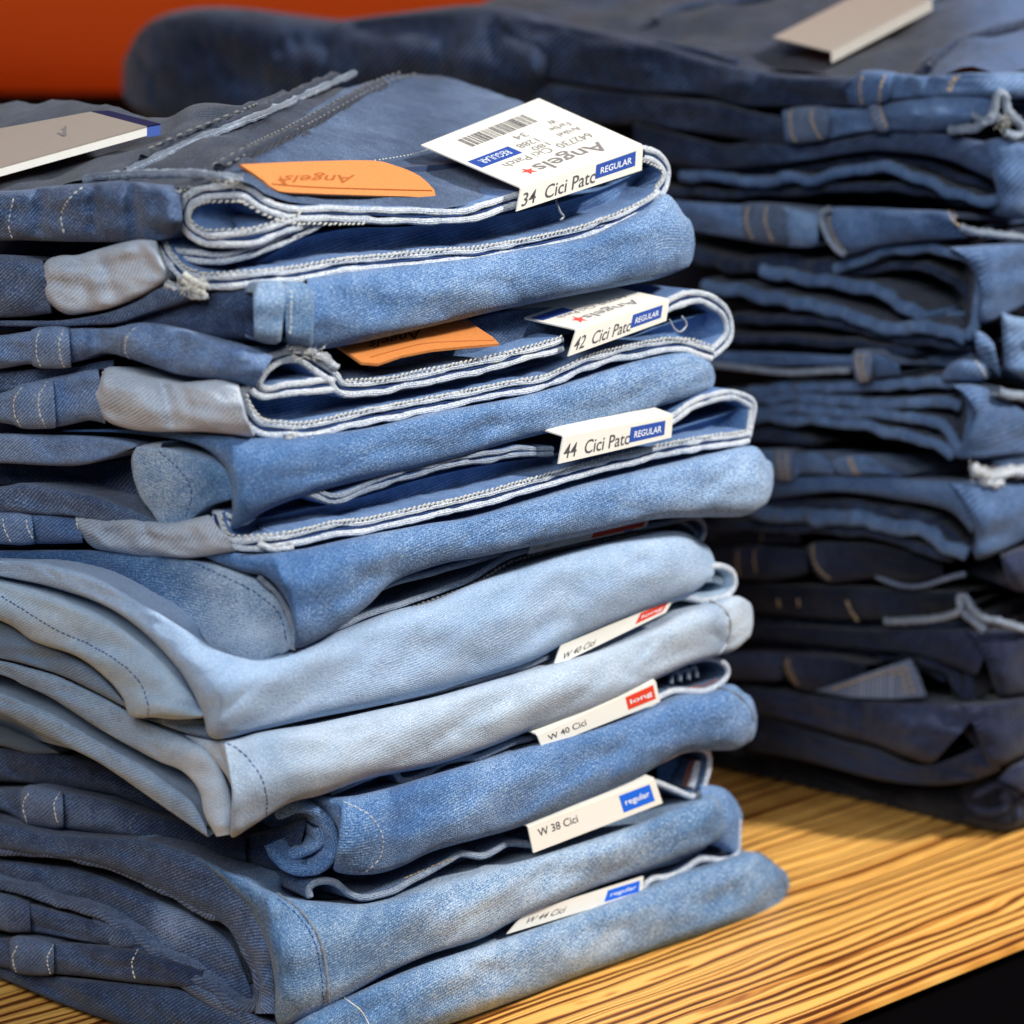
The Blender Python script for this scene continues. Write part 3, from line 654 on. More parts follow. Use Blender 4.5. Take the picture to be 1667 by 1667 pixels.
roll(f2, 'leg_fold', 'mid', j2, pr(100,700,104,703, 189,699,189,704, 270,702,290,716, 330,706,342,736, 365,708,373,775, 400,712,378,830, 440,712,380,862, 500,708,440,828, 560,702,520,800, 620,692,610,778, 700,672,700,757, 768,660,770,738, 860,642,850,715, 950,615,950,692, 1020,592,1030,672, 1079,578,1090,657, 1120,574,1130,644, 1148,584,1150,634, 1164,612,1164,614), 0, 1.0, .09, .9, endback=1.2, fade=((200,-.2), (380,-.12), (700,0), (1160,.15)))
roll(f2, 'leg_hem', 'mid2', j2, pr(222,726,215,752, 262,728,224,795, 300,736,245,832, 345,748,274,862, 372,764,305,850, 384,785,338,826, 384,812,376,814), .2, .22, .05,  fade=((220,.28), (300,.18), (380,-.05)))
beads(f2, 'hem_stitching', 'thread_blue', j2, P_(255,732, 285,757, 306,785, 312,812, 302,842), .5, .17, (.078, .022))
roll(f2, 'leg_layer', 'left', j2, pr(0,706,0,754, 100,708,80,758, 160,712,135,757, 205,718,180,745, 226,724,205,735), .1, .5, .1, fade=((0,.1), (220,.0)))
roll(f2, 'leg_layer', 'leftdk', j2, pr(0,792,0,836, 42,786,60,838, 105,796,120,841, 176,812,176,856, 235,838,220,864, 276,860,262,868), .2, .6, .1)
roll(f2, 'inner_leg_layer', 'navy', j2, pb(P_(0,755, 80,757, 150,756, 220,745), P_(0,790, 60,790, 150,812, 240,845)), -1.6, .2, .1)
pL2 = f2.at(640, 597, .5)[0]; nL2 = Vector((-.02, -.36, 1)).normalized()
leather(j2, P_(538,572, 600,556, 660,545, 740,531, 758,533, 772,545, 798,562, 809,573, 760,577, 700,583, 650,593, 612,606, 585,604, 565,590), pL2, nL2, 'Angels', P_(590,565, 720,533, 745,560, 600,590), (.02, .1, .66, .7), 'burnblack')
tube_pts('patch_stitching', 'burn', j2, [plane_hit(x, y, pL2, nL2)+nL2*.28*CM for x, y in catmull(P_(600,596, 650,582, 700,572, 800,568), step=6)], .022)
star(j2, None, 'burnblack', nL2, .05, .6, .22, [plane_hit(x, y, pL2, nL2) for x, y in P_(590,565, 720,533, 745,560, 600,590)], .28)
roll(f2, 'waistband_top', 'topblue', j2, pb(P_(600,540, 740,528, 820,505, 900,500, 1000,490, 1100,475, 1150,478), P_(600,600, 700,596, 800,580, 860,562, 940,540, 1060,505, 1150,480)), -.9, .2, .1, tail=(1, 3, 5))
t2, Q, nF, W, nW = tag('white size tag reading 42 on the second front jeans, its top flap half covered', f2, P_(936,538, 1088,488, 1083,522, 923,580), .7, P_(812,511, 965,462), .24, '42  Cici Patc', (.61, .14, .93, .74), 'blue', 'REGULAR', txt_box=(.03, .3, .61, .85))
lettering('brand_lettering', 'Angels', 'inkgrey', t2, W, nW, (.26, .70, .82, .88), .055, .012, True); star(t2, None, 'pinkred', nW, .2, .8, .28, W, .055)
lettering('small_lettering', '642730  Cici Patch', 'inkgrey', t2, W, nW, (.15, .56, .86, .64), .055, 0, True)
rect_on('fit_label', 'blue', t2, W, nW, (.03, .38, .36, .54), .052)
cord(f2, 'plastic_pin', 'clear', j2, P_(1090,520, 1098,535, 1108,540, 1118,528, 1110,515), .5, .03)
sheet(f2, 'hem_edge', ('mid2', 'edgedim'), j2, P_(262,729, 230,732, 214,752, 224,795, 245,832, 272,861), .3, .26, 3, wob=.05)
# ------------------------------------------------------------------ front pile, jeans 3
f3 = Face(420, 850, -.006)
j3 = jeans('front pile jeans third from the top, mid blue with a tag reading 44', f3, 480, 1050)
b3 = P_(902,735, 852,735, 802,744, 726,756, 663,773, 600,794, 562,810, 540,812, 515,803, 500,798)
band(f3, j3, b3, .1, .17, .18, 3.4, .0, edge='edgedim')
loop3 = P_(1080,690, 1095,682, 1138,657, 1180,644, 1205,645, 1226,658, 1227,676, 1222,705, 1212,716)
band(f3, j3, loop3, .0, .2, .2, 3.6, .0)
low3 = P_(1222,712, 1205,715, 1146,723, 1083,735, 978,760, 894,784, 768,819, 684,838, 600,857, 546,863, 483,878, 420,886, 385,887, 365,880, 354,862, 347,838)
band(f3, j3, low3, .3, .205, .265, 3.6, .0, stitch=-1)
cord(f3, 'frayed_seam_end', 'edge', j3, P_(420,884, 445,893, 475,890), .45, .11, .8)
band(f3, j3, P_(345,838, 362,842, 378,850, 400,846), .1, .14, .16, 3, .0)
roll(f3, 'waistband_inside', 'inner', j3, pb(P_(370,862, 420,845, 520,825, 600,806, 700,775, 800,755, 900,742, 1000,728, 1100,700, 1200,668), P_(375,868, 430,880, 540,858, 650,840, 768,812, 894,776, 1000,750, 1083,730, 1190,712)), -.45, -.4, .1)
roll(f3, 'waistband_lining', 'grey', j3, pb(P_(122,836, 210,842, 273,852, 340,838), P_(126,861, 147,890, 210,904, 315,909, 385,897), 8), .2, .7, .1, 1.5, creases=((232,10,.25), (300,12,.1)), label='light grey twill waistband lining', fade=((120,-.3), (350,-.1)))
beads(f3, 'seam_stitching', 'thread', j3, P_(124,842, 128,862, 142,884), .75, .13, (.06, .035))
roll(f3, 'side_panel', 'left', j3, pb(P_(0,832, 60,834, 130,842), P_(0,884, 84,886, 135,884)), .1, .6, .1, fade=((0,-.1), (130,-.2)))
roll(f3, 'belt_loop', 'left', j3, pr(0,834,2,886, 30,834,34,888, 52,838,56,886), .35, .6, .03, cap=.4)
beads(f3, 'seam_stitching', 'thread', j3, P_(4,840, 8,862, 18,884), 1.0, .15, (.07, .03)); beads(f3, 'seam_stitching', 'thread', j3, P_(42,842, 46,862, 56,880), 1.0, .15, (.07, .03))
roll(f3, 'leg_fold', 'mid', j3, pr(330,900,330,905, 400,902,436,942, 440,900,470,985, 470,896,480,1030, 500,892,484,1056, 545,882,546,1026, 600,870,600,985, 645,862,642,946, 700,852,720,918, 768,842,780,907, 894,806,880,886, 978,782,960,869, 1083,757,1062,846, 1160,738,1146,842, 1225,726,1209,840, 1248,748,1240,825, 1259,783,1259,786), .1, 1.1, .09, .8, endback=1.3, fade=((350,-.15), (480,-.1), (700,.02), (1000,.08), (1250,.25)))
roll(f3, 'leg_hem', 'mid2', j3, pr(0,896,0,915, 100,896,90,930, 200,898,180,952, 290,908,262,1000, 370,925,330,1050, 430,950,385,1074, 462,985,422,1082, 478,1030,450,1066, 478,1052,474,1054), .25, .2, .05,  fade=((0,-.4), (250,-.15), (350,.25), (470,.3)))
beads(f3, 'hem_stitching', 'thread_blue', j3, P_(311,914, 378,945, 420,968, 454,1000, 466,1045), .5, .17, (.078, .022))
sheet(f3, 'hem_edge', ('mid2', 'edgedim'), j3, P_(120,934, 180,953, 262,1001, 330,1051, 385,1075, 425,1083, 452,1066, 472,1050), .28, .22, 1.5, wob=.06)
cord(f3, 'hem_edge', 'edgedim', j3, P_(420,938, 452,968, 472,1004, 480,1040, 476,1058), .5, .08, .5)
t3, *_ = tag('white size tag reading 44 on the third front jeans, only its front flap showing', f3, P_(915,711, 1094,676, 1091,712, 907,755), .8, P_(880,700, 1062,664), .2, '44  Cici Patc', (.61, .16, .93, .80), 'blue', 'REGULAR', txt_box=(.03, .3, .61, .85))
# ------------------------------------------------------------------ front pile, jeans 4
f4 = Face(330, 1100, .002)
j4 = jeans('fourth jeans of the front pile, light blue, above the most bleached pair', f4, 345, 1195)
sheet(f4, 'waistband_edge', ('topblue', 'edgedim'), j4, P_(590,972, 620,960, 660,945, 720,930, 780,912, 835,899, 900,886), .0, .2, 5)
low4 = P_(540,1028, 567,1017, 600,1002, 684,975, 768,943, 835,905, 936,879, 1062,857, 1105,848, 1135,842, 1148,852, 1150,868, 1144,882)
sheet(f4, 'waistband_edge', ('topblue', 'edgedim'), j4, low4, .15, .2, 5)
beads(f4, 'edge_stitching', 'thread_grey', j4, low4[:8], .15, .17, (.08, .05), -.17, 0, .3)
sheet(f4, 'waistband_edge', ('topblue', 'edgedim'), j4, P_(1085,845, 1110,850, 1130,862, 1140,878), -.1, .14, 4)
roll(f4, 'waistband_inside', 'topblue', j4, pb(P_(580,985, 660,955, 780,920, 900,890), P_(580,1012, 684,972, 768,940, 900,885)), -1.0, -.2, .1)
roll(f4, 'leg_fold', 'pale', j4, pr(0,912,0,938, 63,915,84,956, 147,935,168,985, 210,968,231,1027, 294,1020,285,1083, 360,1060,312,1125, 420,1070,330,1165, 470,1056,348,1203, 520,1040,420,1190, 580,1016,500,1172, 640,994,600,1153, 700,980,700,1130, 770,950,760,1110, 850,922,860,1078, 936,895,936,1040, 1020,876,1020,1004, 1083,864,1104,976, 1118,868,1135,960, 1140,882,1152,945, 1163,912,1163,915), .05, 1.2, .10, .7, endback=1.2, fade=((0,-.05), (500,0), (800,0), (1160,.05)))
roll(f4, 'leg_hem', 'paleL', j4, pr(0,947,0,1010, 84,967,55,1044, 168,1002,126,1069, 231,1047,176,1107, 275,1087,200,1137, 312,1130,212,1166, 328,1155,250,1168, 332,1168,326,1169), .15, .55, .08, endback=.3)
beads(f4, 'hem_stitching', 'thread_blue', j4, P_(-60,945, 0,970, 84,1021, 147,1050, 202,1084, 230,1115, 240,1145, 241,1166), .5, .17, (.078, .022))
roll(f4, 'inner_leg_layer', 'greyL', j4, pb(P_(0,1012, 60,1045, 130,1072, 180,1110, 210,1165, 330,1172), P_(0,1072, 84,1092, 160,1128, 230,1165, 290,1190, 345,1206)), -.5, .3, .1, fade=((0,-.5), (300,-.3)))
tag('white size tag sliver with a red end, hidden under the third front jeans', f4, P_(862,889, 1055,846, 1050,858, 858,902), .1, None, 0, 'W 40 Cici', (.52, .1, .97, .8), 'red', '', txt_box=(.03, .3, .1, .5))
# ------------------------------------------------------------------ front pile, jeans 5
f5 = Face(375, 1280, .0)
j5 = jeans('fifth jeans of the front pile, the most bleached and greyest pair', f5, 380, 1360)
sheet(f5, 'waistband_edge', ('paleL', 'edge'), j5, P_(1100,968, 1121,948, 1146,930, 1175,922, 1194,930, 1200,945, 1196,962, 1180,974, 1150,978, 1117,972, 1095,978), -.1, .22, 4)
sheet(f5, 'waistband_edge', ('paleL', 'edge'), j5, P_(1120,958, 1140,947, 1165,942, 1180,948), -.5, .25, 4)
sheet(f5, 'waistband_edge', ('topblue', 'edgedim'), j5, P_(640,1145, 700,1128, 780,1108, 850,1088, 896,1070), .0, .24, 5)
roll(f5, 'leg_fold', 'pale2', j5, pr(300,1196,310,1204, 345,1205,366,1260, 365,1203,382,1310, 390,1200,376,1362, 420,1192,410,1345, 455,1186,470,1308, 510,1178,525,1294, 600,1158,600,1268, 705,1135,705,1247, 800,1108,800,1215, 894,1082,880,1183, 978,1058,978,1151, 1062,1024,1062,1109, 1104,1000,1125,1080, 1146,985,1165,1068, 1196,970,1196,1058, 1219,980,1217,1040, 1226,1008,1226,1012), .05, 1.2, .10, .7, endback=1.2, fade=((350,.0), (440,-.35), (500,-.02), (900,.0), (1000,.0), (1130,.0), (1165,-.25), (1190,.1)))
beads(f5, 'hem_stitching', 'thread_blue', j5, P_(361,1207, 385,1218, 408,1240, 426,1268, 434,1300, 434,1334), .5, .17, (.078, .022))
cord(f5, 'side_seam', 'edge', j5, P_(1155,978, 1175,988, 1188,1006, 1188,1032, 1180,1052, 1170,1064), .95, .06, .4)
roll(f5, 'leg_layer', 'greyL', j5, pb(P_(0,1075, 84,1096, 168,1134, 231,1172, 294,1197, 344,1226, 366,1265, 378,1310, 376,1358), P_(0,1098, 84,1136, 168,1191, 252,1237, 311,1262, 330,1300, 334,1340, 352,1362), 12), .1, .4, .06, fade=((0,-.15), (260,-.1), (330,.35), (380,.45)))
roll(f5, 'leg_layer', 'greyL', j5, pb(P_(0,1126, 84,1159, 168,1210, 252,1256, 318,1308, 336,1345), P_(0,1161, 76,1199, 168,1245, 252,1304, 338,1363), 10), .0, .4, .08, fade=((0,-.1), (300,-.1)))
tag('white size tag wedged under the light blue fourth jeans, red label at its right end', f5, P_(911,1050, 1096,974, 1082,997, 899,1086), .3, None, 0, 'W 40 Cici', (.70, .06, .95, .74), 'red', 'long', txt_box=(.06, .5, .34, .84))
# ------------------------------------------------------------------ front pile, jeans 6
f6 = Face(500, 1360, .0)
j6 = jeans('sixth jeans of the front pile, blue with a small rolled hem opening at its corner', f6, 560, 1420)
low6 = P_(1040,1180, 1070,1142, 1087,1131, 1104,1126, 1150,1126, 1172,1116, 1186,1103, 1187,1088, 1172,1076, 1150,1072, 1130,1078)
sheet(f6, 'waistband_edge', ('topblue', 'edge'), j6, low6, .0, .22, 4)
sheet(f6, 'waistband_edge', ('topblue', 'edgedim'), j6, P_(905,1190, 860,1205, 827,1214, 785,1233, 760,1235, 726,1243, 692,1264, 660,1272, 640,1255, 600,1268, 540,1292), .1, .22, 5)
roll(f6, 'waistband_inside', 'navy', j6, pb(P_(1085,1100, 1120,1078, 1160,1078, 1178,1088), P_(1080,1128, 1110,1122, 1150,1120, 1176,1100)), -1.0, -.2, .08)
for q in range(3): cord(f6, 'bunched_thread', 'edgedim', j6, P_(1092+q*14,1112-q*3, 1096+q*14,1096-q*3, 1104+q*14,1092-q*3, 1106+q*14,1108-q*3), -.1, .07, .6)
beads(f6, 'seam_stitching', 'thread_rust', j6, P_(1120,1120, 1145,1117, 1168,1106), -.05, .1, (.05, .04))
roll(f6, 'waistband_inside', 'inner', j6, pb(P_(560,1290, 640,1262, 760,1225, 880,1195), P_(560,1300, 650,1278, 760,1245, 880,1215)), -.9, -.1, .08)
roll(f6, 'leg_fold', 'mid', j6, pr(494,1296,500,1303, 525,1296,548,1345, 550,1297,553,1385, 575,1295,545,1418, 600,1290,600,1424, 640,1280,650,1412, 700,1262,705,1386, 768,1242,780,1365, 860,1215,852,1344, 978,1182,957,1302, 1072,1147,1041,1264, 1110,1132,1104,1228, 1150,1128,1150,1222, 1190,1114,1195,1220, 1212,1128,1216,1210, 1232,1165,1232,1172), .05, 1.2, .1, .8, endback=1.2, fade=((520,-.05), (625,.0), (640,-.15), (800,.05), (1100,-.05), (1230,.05)))
cord(f6, 'side_seam', 'edgedim', j6, P_(1168,1120, 1195,1128, 1218,1150, 1226,1178, 1218,1205), .8, .045, .5)
sheet(f6, 'rolled_hem', ('mid', 'mid'), j6, P_(446,1328, 480,1316, 515,1324, 540,1348, 549,1380, 534,1408, 500,1418, 465,1414, 442,1396, 432,1376), .55, .36, 6, wob=.04)
sheet(f6, 'rolled_hem', ('mid', 'mid'), j6, P_(520,1345, 525,1370, 515,1380, 490,1390, 470,1392), .3, .34, 5, wob=.04)
beads(f6, 'hem_stitching', 'thread', j6, P_(548,1300, 601,1327, 622,1361, 618,1397, 592,1422), .5, .17, (.078, .022))
roll(f6, 'back_layer', 'navy', j6, pb(P_(0,1215, 100,1225, 200,1256, 300,1315, 360,1362, 440,1350, 500,1330), P_(0,1272, 100,1280, 200,1298, 300,1340, 380,1400, 450,1425, 480,1420)), -.5, .6, .1)
roll(f6, 'waistband_fold', 'navy', j6, pb(P_(0,1283, 34,1285, 63,1277, 105,1287, 168,1298, 210,1313, 294,1334, 400,1366), P_(0,1319, 34,1338, 84,1346, 168,1359, 218,1365, 294,1376, 400,1402)), .1, .7, .1, 1.3, fade=((0,.1), (150,.2), (250,.0), (400,-.2)))
roll(f6, 'belt_loop', 'navy', j6, pr(34,1288,34,1336, 46,1278,48,1344, 85,1284,90,1350, 102,1290,104,1348), .45, .7, .03, cap=.5, fade=((0,.3), (200,.3)))
for xx in (42, 92): beads(f6, 'seam_stitching', 'thread', j6, P_(xx+8,1286, xx-4,1310, xx+2,1340), 1.1, .14, (.07, .03))
beads(f6, 'seam_stitching', 'thread_grey', j6, P_(226,1320, 212,1342, 218,1362), .9, .14, (.07, .035))
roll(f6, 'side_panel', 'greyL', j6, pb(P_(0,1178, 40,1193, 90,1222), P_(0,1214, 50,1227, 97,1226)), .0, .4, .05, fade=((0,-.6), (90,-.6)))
tag('white size tag with a red square label, on the sixth front jeans', f6, P_(873,1197, 1066,1109, 1073,1142, 881,1218), .7, P_(845,1185, 1040,1096), .2, 'W 40 Cici', (.73, .10, .97, .78), 'red', 'long', txt_box=(.07, .28, .38, .66))
# ------------------------------------------------------------------ front pile, jeans 7
f7 = Face(460, 1540, .0)
j7 = jeans('seventh jeans of the front pile, directly above the bottom pair', f7, 460, 1660)
sheet(f7, 'waistband_edge', ('topblue', 'edge'), j7, P_(990,1290, 1045,1258, 1104,1227, 1140,1218, 1156,1224, 1160,1240, 1154,1268, 1146,1290, 1129,1298, 1104,1288, 1080,1277, 1055,1272), .0, .22, 4)
sheet(f7, 'waistband_edge', ('topblue', 'edge'), j7, P_(1140,1240, 1136,1262, 1130,1284), -.3, .3, 3)
beads(f7, 'seam_stitching', 'thread_rust', j7, P_(1132,1236, 1124,1258, 1118,1280), -.1, .09, (.06, .05)); beads(f7, 'seam_stitching', 'thread_rust', j7, P_(1126,1236, 1118,1258, 1112,1280), -.15, .1, (.06, .05))
roll(f7, 'waistband_inside', 'inner', j7, pb(P_(1070,1250, 1110,1232, 1145,1228), P_(1070,1272, 1110,1280, 1140,1286)), -1, -.2, .08)
sheet(f7, 'waistband_edge', ('topblue', 'edgedim'), j7, P_(880,1380, 835,1373, 793,1394, 755,1391, 726,1407, 684,1430, 642,1451, 600,1463, 575,1457, 550,1438, 525,1436, 507,1447, 508,1462), .15, .22, 4)
roll(f7, 'waistband_inside', 'navy', j7, pb(P_(505,1440, 560,1425, 640,1420, 760,1385, 860,1372), P_(512,1462, 590,1462, 680,1440, 760,1396, 860,1384)), -1, -.1, .08)
beads(f7, 'seam_stitching', 'thread_tan', j7, P_(655,1432, 700,1412, 740,1398), -.1, .16, (.08, .03))
roll(f7, 'leg_fold', 'mid2', j7, pr(225,1362,228,1366, 300,1385,320,1402, 350,1407,366,1436, 395,1430,405,1480, 430,1446,435,1540, 460,1458,447,1600, 500,1466,453,1668, 545,1470,510,1652, 590,1472,560,1625, 640,1462,630,1585, 700,1442,700,1554, 780,1418,780,1529, 852,1400,852,1492, 957,1368,957,1449, 1040,1340,1030,1424, 1090,1318,1104,1396, 1130,1304,1150,1378, 1160,1292,1175,1360, 1180,1318,1182,1345, 1188,1335,1188,1338), .05, 1.2, .1, .8, endback=.8, fade=((380,-.1), (520,.0), (600,-.02), (760,.25), (900,.25), (1060,.0), (1190,-.05)))
cord(f7, 'side_seam', 'edgedim', j7, P_(1150,1280, 1172,1300, 1182,1331, 1173,1357), .8, .045, .5)
roll(f7, 'leg_end', 'mid', j7, pr(1140,1276,1150,1370, 1175,1282,1180,1385, 1196,1300,1196,1392, 1209,1325,1206,1380), -.5, .8, .05, endback=.6)
beads(f7, 'hem_stitching', 'thread_blue', j7, P_(445,1459, 483,1489, 512,1533, 523,1588, 527,1632), .5, .17, (.078, .022))
cord(f7, 'hem_seam', 'edgedim', j7, P_(452,1456, 492,1486, 520,1530, 532,1588, 534,1630), 1.1, .05, .9)
roll(f7, 'leg_layer', 'leftdk', j7, pr(0,1338,0,1382, 80,1356,60,1392, 160,1362,147,1404, 235,1366,215,1428, 300,1384,272,1456, 350,1408,330,1486, 398,1440,372,1512, 430,1500,402,1555, 446,1570,422,1600, 452,1650,415,1650), .15, .35, .08, fade=((0,-.15), (250,-.1), (400,.0), (450,.1)))
lip = P_(-60,1384, 55,1388, 147,1404, 210,1426, 269,1455, 328,1489, 357,1493, 378,1517, 399,1555, 412,1589, 420,1622, 412,1643, 378,1640, 336,1610, 252,1555, 180,1502, 100,1474, 0,1442, -60,1430)
sheet(f7, 'open_hem', ('leftdk', 'edgenavy'), j7, lip, .35, .30, 6, wob=.06)
roll(f7, 'inner_leg_layer', 'leftdk', j7, pb(P_(0,1398, 147,1418, 252,1462, 340,1502, 380,1540, 405,1600), P_(0,1436, 147,1480, 230,1525, 320,1590, 380,1628, 412,1636)), -.6, .45, .1, fade=((0,-.1), (240,-.1), (280,.35), (330,.15), (400,-.1)))  # paler stretch paints the lit patch inside the open leg
t7, *_ = tag('bright white size tag with a blue square label, lying above the lowest of the tags', f7, P_(858,1346, 1064,1268, 1077,1307, 867,1388), .7, P_(835,1335, 1038,1258), .2, 'W 38 Cici', (.70, .12, .95, .80), 'brightblue', 'regular', txt_box=(.06, .2, .36, .5))
# ------------------------------------------------------------------ front pile, jeans 8
f8 = Face(470, 1640, .0)
j8 = jeans('bottom jeans of the front pile, resting on the striped wooden shelf', f8, 500, 1690)
sheet(f8, 'waistband_edge', ('topblue', 'edge'), j8, P_(1025,1480, 1045,1453, 1062,1434, 1091,1428, 1120,1416, 1146,1400, 1175,1402, 1195,1399, 1206,1386, 1206,1361, 1207,1335), .0, .22, 4)
sheet(f8, 'waistband_edge', ('topblue', 'edgedim'), j8, P_(960,1440, 1020,1424, 1060,1414, 1104,1400, 1150,1378), -.3, .22, 4)
sheet(f8, 'waistband_edge', ('topblue', 'edge'), j8, P_(1192,1345, 1188,1365, 1184,1388), -.3, .3, 3)
roll(f8, 'waistband_inside', 'leftdk', j8, pb(P_(1050,1425, 1100,1405, 1150,1380, 1190,1350), P_(1050,1440, 1100,1422, 1150,1398, 1190,1390)), -1, -.1, .08)
beads(f8, 'seam_stitching', 'thread_rust', j8, P_(1176,1350, 1168,1362, 1164,1374), -.1, .09, (.06, .05))
roll(f8, 'leg_fold', 'mid2', j8, pb(P_(455,1680, 500,1650, 535,1634, 567,1621, 630,1592, 700,1565, 780,1540, 830,1524, 925,1492, 1045,1449, 1104,1422, 1163,1406, 1205,1390, 1240,1387, 1262,1402, 1278,1425, 1285,1452), P_(480,1775, 560,1735, 620,1702, 760,1658, 850,1625, 950,1586, 1050,1551, 1150,1521, 1250,1489, 1276,1474, 1285,1456), 22), .0, 1.2, .1, .8, tail=(.5, 3, 10), endback=1.2, fade=((470,-.1), (640,-.05), (760,.22), (1000,.15), (1150,-.05), (1285,-.1)))
cord(f8, 'side_seam', 'edgedim', j8, P_(1232,1388, 1258,1405, 1274,1430, 1279,1458, 1272,1474), .7, .05, .5)
cord(f8, 'hem_seam', 'thread', j8, P_(559,1624, 588,1646, 602,1672), 1.1, .022, .8)
roll(f8, 'waistband_fold', 'navy', j8, pb(P_(0,1453, 42,1468, 168,1502, 235,1533), P_(0,1514, 63,1518, 168,1539, 235,1545)), .1, .6, .1, 1.3, fade=((0,.2), (80,.05), (235,.05)))
roll(f8, 'belt_loop', 'navy', j8, pr(-4,1455,0,1514, 12,1456,14,1518, 36,1464,40,1518, 48,1470,50,1518), .3, .6, .03, cap=.4, fade=((0,.2), (60,.1)))
roll(f8, 'belt_loop', 'leftdk', j8, pr(165,1502,180,1542, 190,1506,200,1545, 235,1528,232,1540), .3, .4, .03, cap=.3)
roll(f8, 'waistband_fold', 'navy', j8, pb(P_(0,1527, 34,1523, 92,1533, 210,1541, 294,1565, 330,1580), P_(0,1574, 42,1585, 105,1586, 218,1600, 325,1610)), .15, .7, .1, 1.3, fade=((0,0), (100,.1), (300,-.1)))
roll(f8, 'belt_loop', 'navy', j8, pr(16,1532,18,1578, 28,1523,34,1586, 74,1530,74,1588, 88,1536,88,1586), .5, .7, .03, cap=.5, fade=((0,.25), (200,.25)))
for xx in (24, 80, 218): beads(f8, 'seam_stitching', 'thread', j8, P_(xx+8,1533+xx*.05, xx-3,1556+xx*.05, xx+2,1580+xx*.06), 1.15, .14, (.07, .035))
roll(f8, 'back_leg_layer', 'leftdk', j8, pr(0,1574,0,1592, 84,1588,84,1628, 210,1600,210,1674, 300,1612,300,1705, 380,1650,380,1735, 430,1690,440,1765, 470,1720,480,1780), .0, .6, .1, fade=((0,-.25), (400,-.1)))
roll(f8, 'back_leg_layer', 'navy', j8, pb(P_(0,1520, 100,1540, 235,1545, 300,1565, 380,1620, 430,1650), P_(0,1580, 100,1590, 235,1605, 320,1640, 400,1690, 450,1720)), -.4, .3, .1)
roll(f8, 'leg_layer', 'leftdk', j8, pb(P_(150,1490, 210,1520, 300,1590, 400,1645, 455,1668), P_(150,1500, 210,1545, 300,1612, 390,1668, 450,1700)), .25, .25, .04, fade=((0,-.1), (400,.05)))
tag('lowest of the white size tags, blue label, slipped into the bottom front jeans', f8, P_(852,1487, 1046,1426, 1044,1454, 824,1520), .4, None, 0, 'W 44 Cici', (.70, .18, .97, .82), 'brightblue', 'regular', txt_box=(.08, .36, .38, .7))
# bulk of each folded pair behind its faces
def bulk(j, fc, top, bot, mat='navy', w=.15, d=.17, inset=.03):
    zt = fc.at(top[0], top[1], 0)[0].z; zb = max(fc.at(bot[0], bot[1], 0)[0].z, .002); y = fc.y0+inset; x = fc.x0+inset
    o = box('inner_folds', mat, x, x+w, y, y+d, zb, zt, j)
bulk(j1, f1, (385,318), (385,560)); bulk(j2, f2, (385,575), (385,830)); bulk(j3, f3, (420,850), (440,1030)); bulk(j4, f4, (330,1040), (330,1190), 'greyL')
bulk(j5, f5, (360,1215), (375,1345), 'greyL'); bulk(j6, f6, (500,1300), (500,1420)); bulk(j7, f7, (460,1450), (460,1650)); bulk(j8, f8, (470,1670), (470,1775))
# ------------------------------------------------------------------ rear pile
pB = plane_hit(1640, 1362, Vector((0, 0, 0)), Z0)
def rear(cpx, cpy, dy=0.0, r=.012):
    return Face(cpx, cpy, pB.y+dy, r)
def rj(label, fc, px, py): return jeans(label, fc, px, py, RG)
fb = rear(1625, 250)
def stitch2(j, fc, mat, *lines):
    for L in lines: beads(fc, 'seam_stitching', mat, j, cv(L[0], *L[1:]), .8, .16, (.09, .05))
b1 = rj('topmost jeans of the rear pile, lying under the silver card', fb, 1625, 240)
roll(fb, 'top_fold', 'bk', b1, pr(199,128,199,135, 206,88,208,168, 226,52,228,186, 262,26,258,200, 330,12,325,215, 420,16,415,222, 520,34,520,230, 640,22,640,240, 760,8,760,245, 830,14,830,220, 890,34,890,160), -.6, 1.8, .55, .35, startback=1.6, tail=(2, 6, 14))
FB1 = P_(600,60, 700,60, 900,75, 1067,90, 1168,105, 1269,122, 1355,128, 1400,122, 1480,118, 1560,116, 1667,118, 1800,118)
NB = Vector((-.13, -.13, 1)).normalized()
def topb(x, y, lift=0.0): return top3(x, y, lift, fb, FB1, NB, .2)
A = catmull(ext(P_(740,30, 820,32, 900,45, 1067,76, 1168,101, 1269,119, 1355,126, 1420,120, 1500,118, 1600,116, 1667,118)), step=8); A = res(A, 60)
Bk = res(P_(740,4, 800,-12, 900,-50, 1300,-90, 1800,-100), 60); V = []; UV = []; FD = []
for i in range(60):
    for k in range(26):
        t = k/25; x = A[i][0]+(Bk[i][0]-A[i][0])*t; y = A[i][1]+(Bk[i][1]-A[i][1])*t
        p = topb(x, y, .5*noise.noise(Vector((x*.006, y*.02, 3)))+.25*noise.noise(Vector((x*.02, y*.05, 7)))); V.append(p); UV.append((p.x*100, p.y*100))
        dd = max(0, (x-1530)/120)+max(0, (y-60)/50)*.3; FD.append(min(.55, dd*.55) if x > 1500 else -.12)  # right end lightened in the colour for the stronger light there
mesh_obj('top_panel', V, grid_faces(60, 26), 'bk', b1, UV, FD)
for L in (P_(1067,40, 1100,20, 1180,8, 1260,0), P_(1067,78, 1140,90, 1200,108), P_(1510,118, 1540,85, 1600,60, 1680,40)):
    tube_pts('seam_ridge', 'bk', b1, [topb(x, y, .12) for x, y in catmull(L, step=6)], .16, .3)
tube_pts('pocket_edge', 'bkb', b1, [topb(x, y, .3) for x, y in catmull(P_(1495,22, 1515,8, 1540,-6), step=5)], .2, .3)
roll(fb, 'waistband_fold', 'bk', b1, pb(cv('G', -700,60, -350,120, -100,180, 0,200, 280,282, 560,332, 800,345, 920,345), cv('G', -700,330, -350,385, -100,415, 0,425, 200,430, 400,482, 700,482, 930,485)), .1, .8, .15)
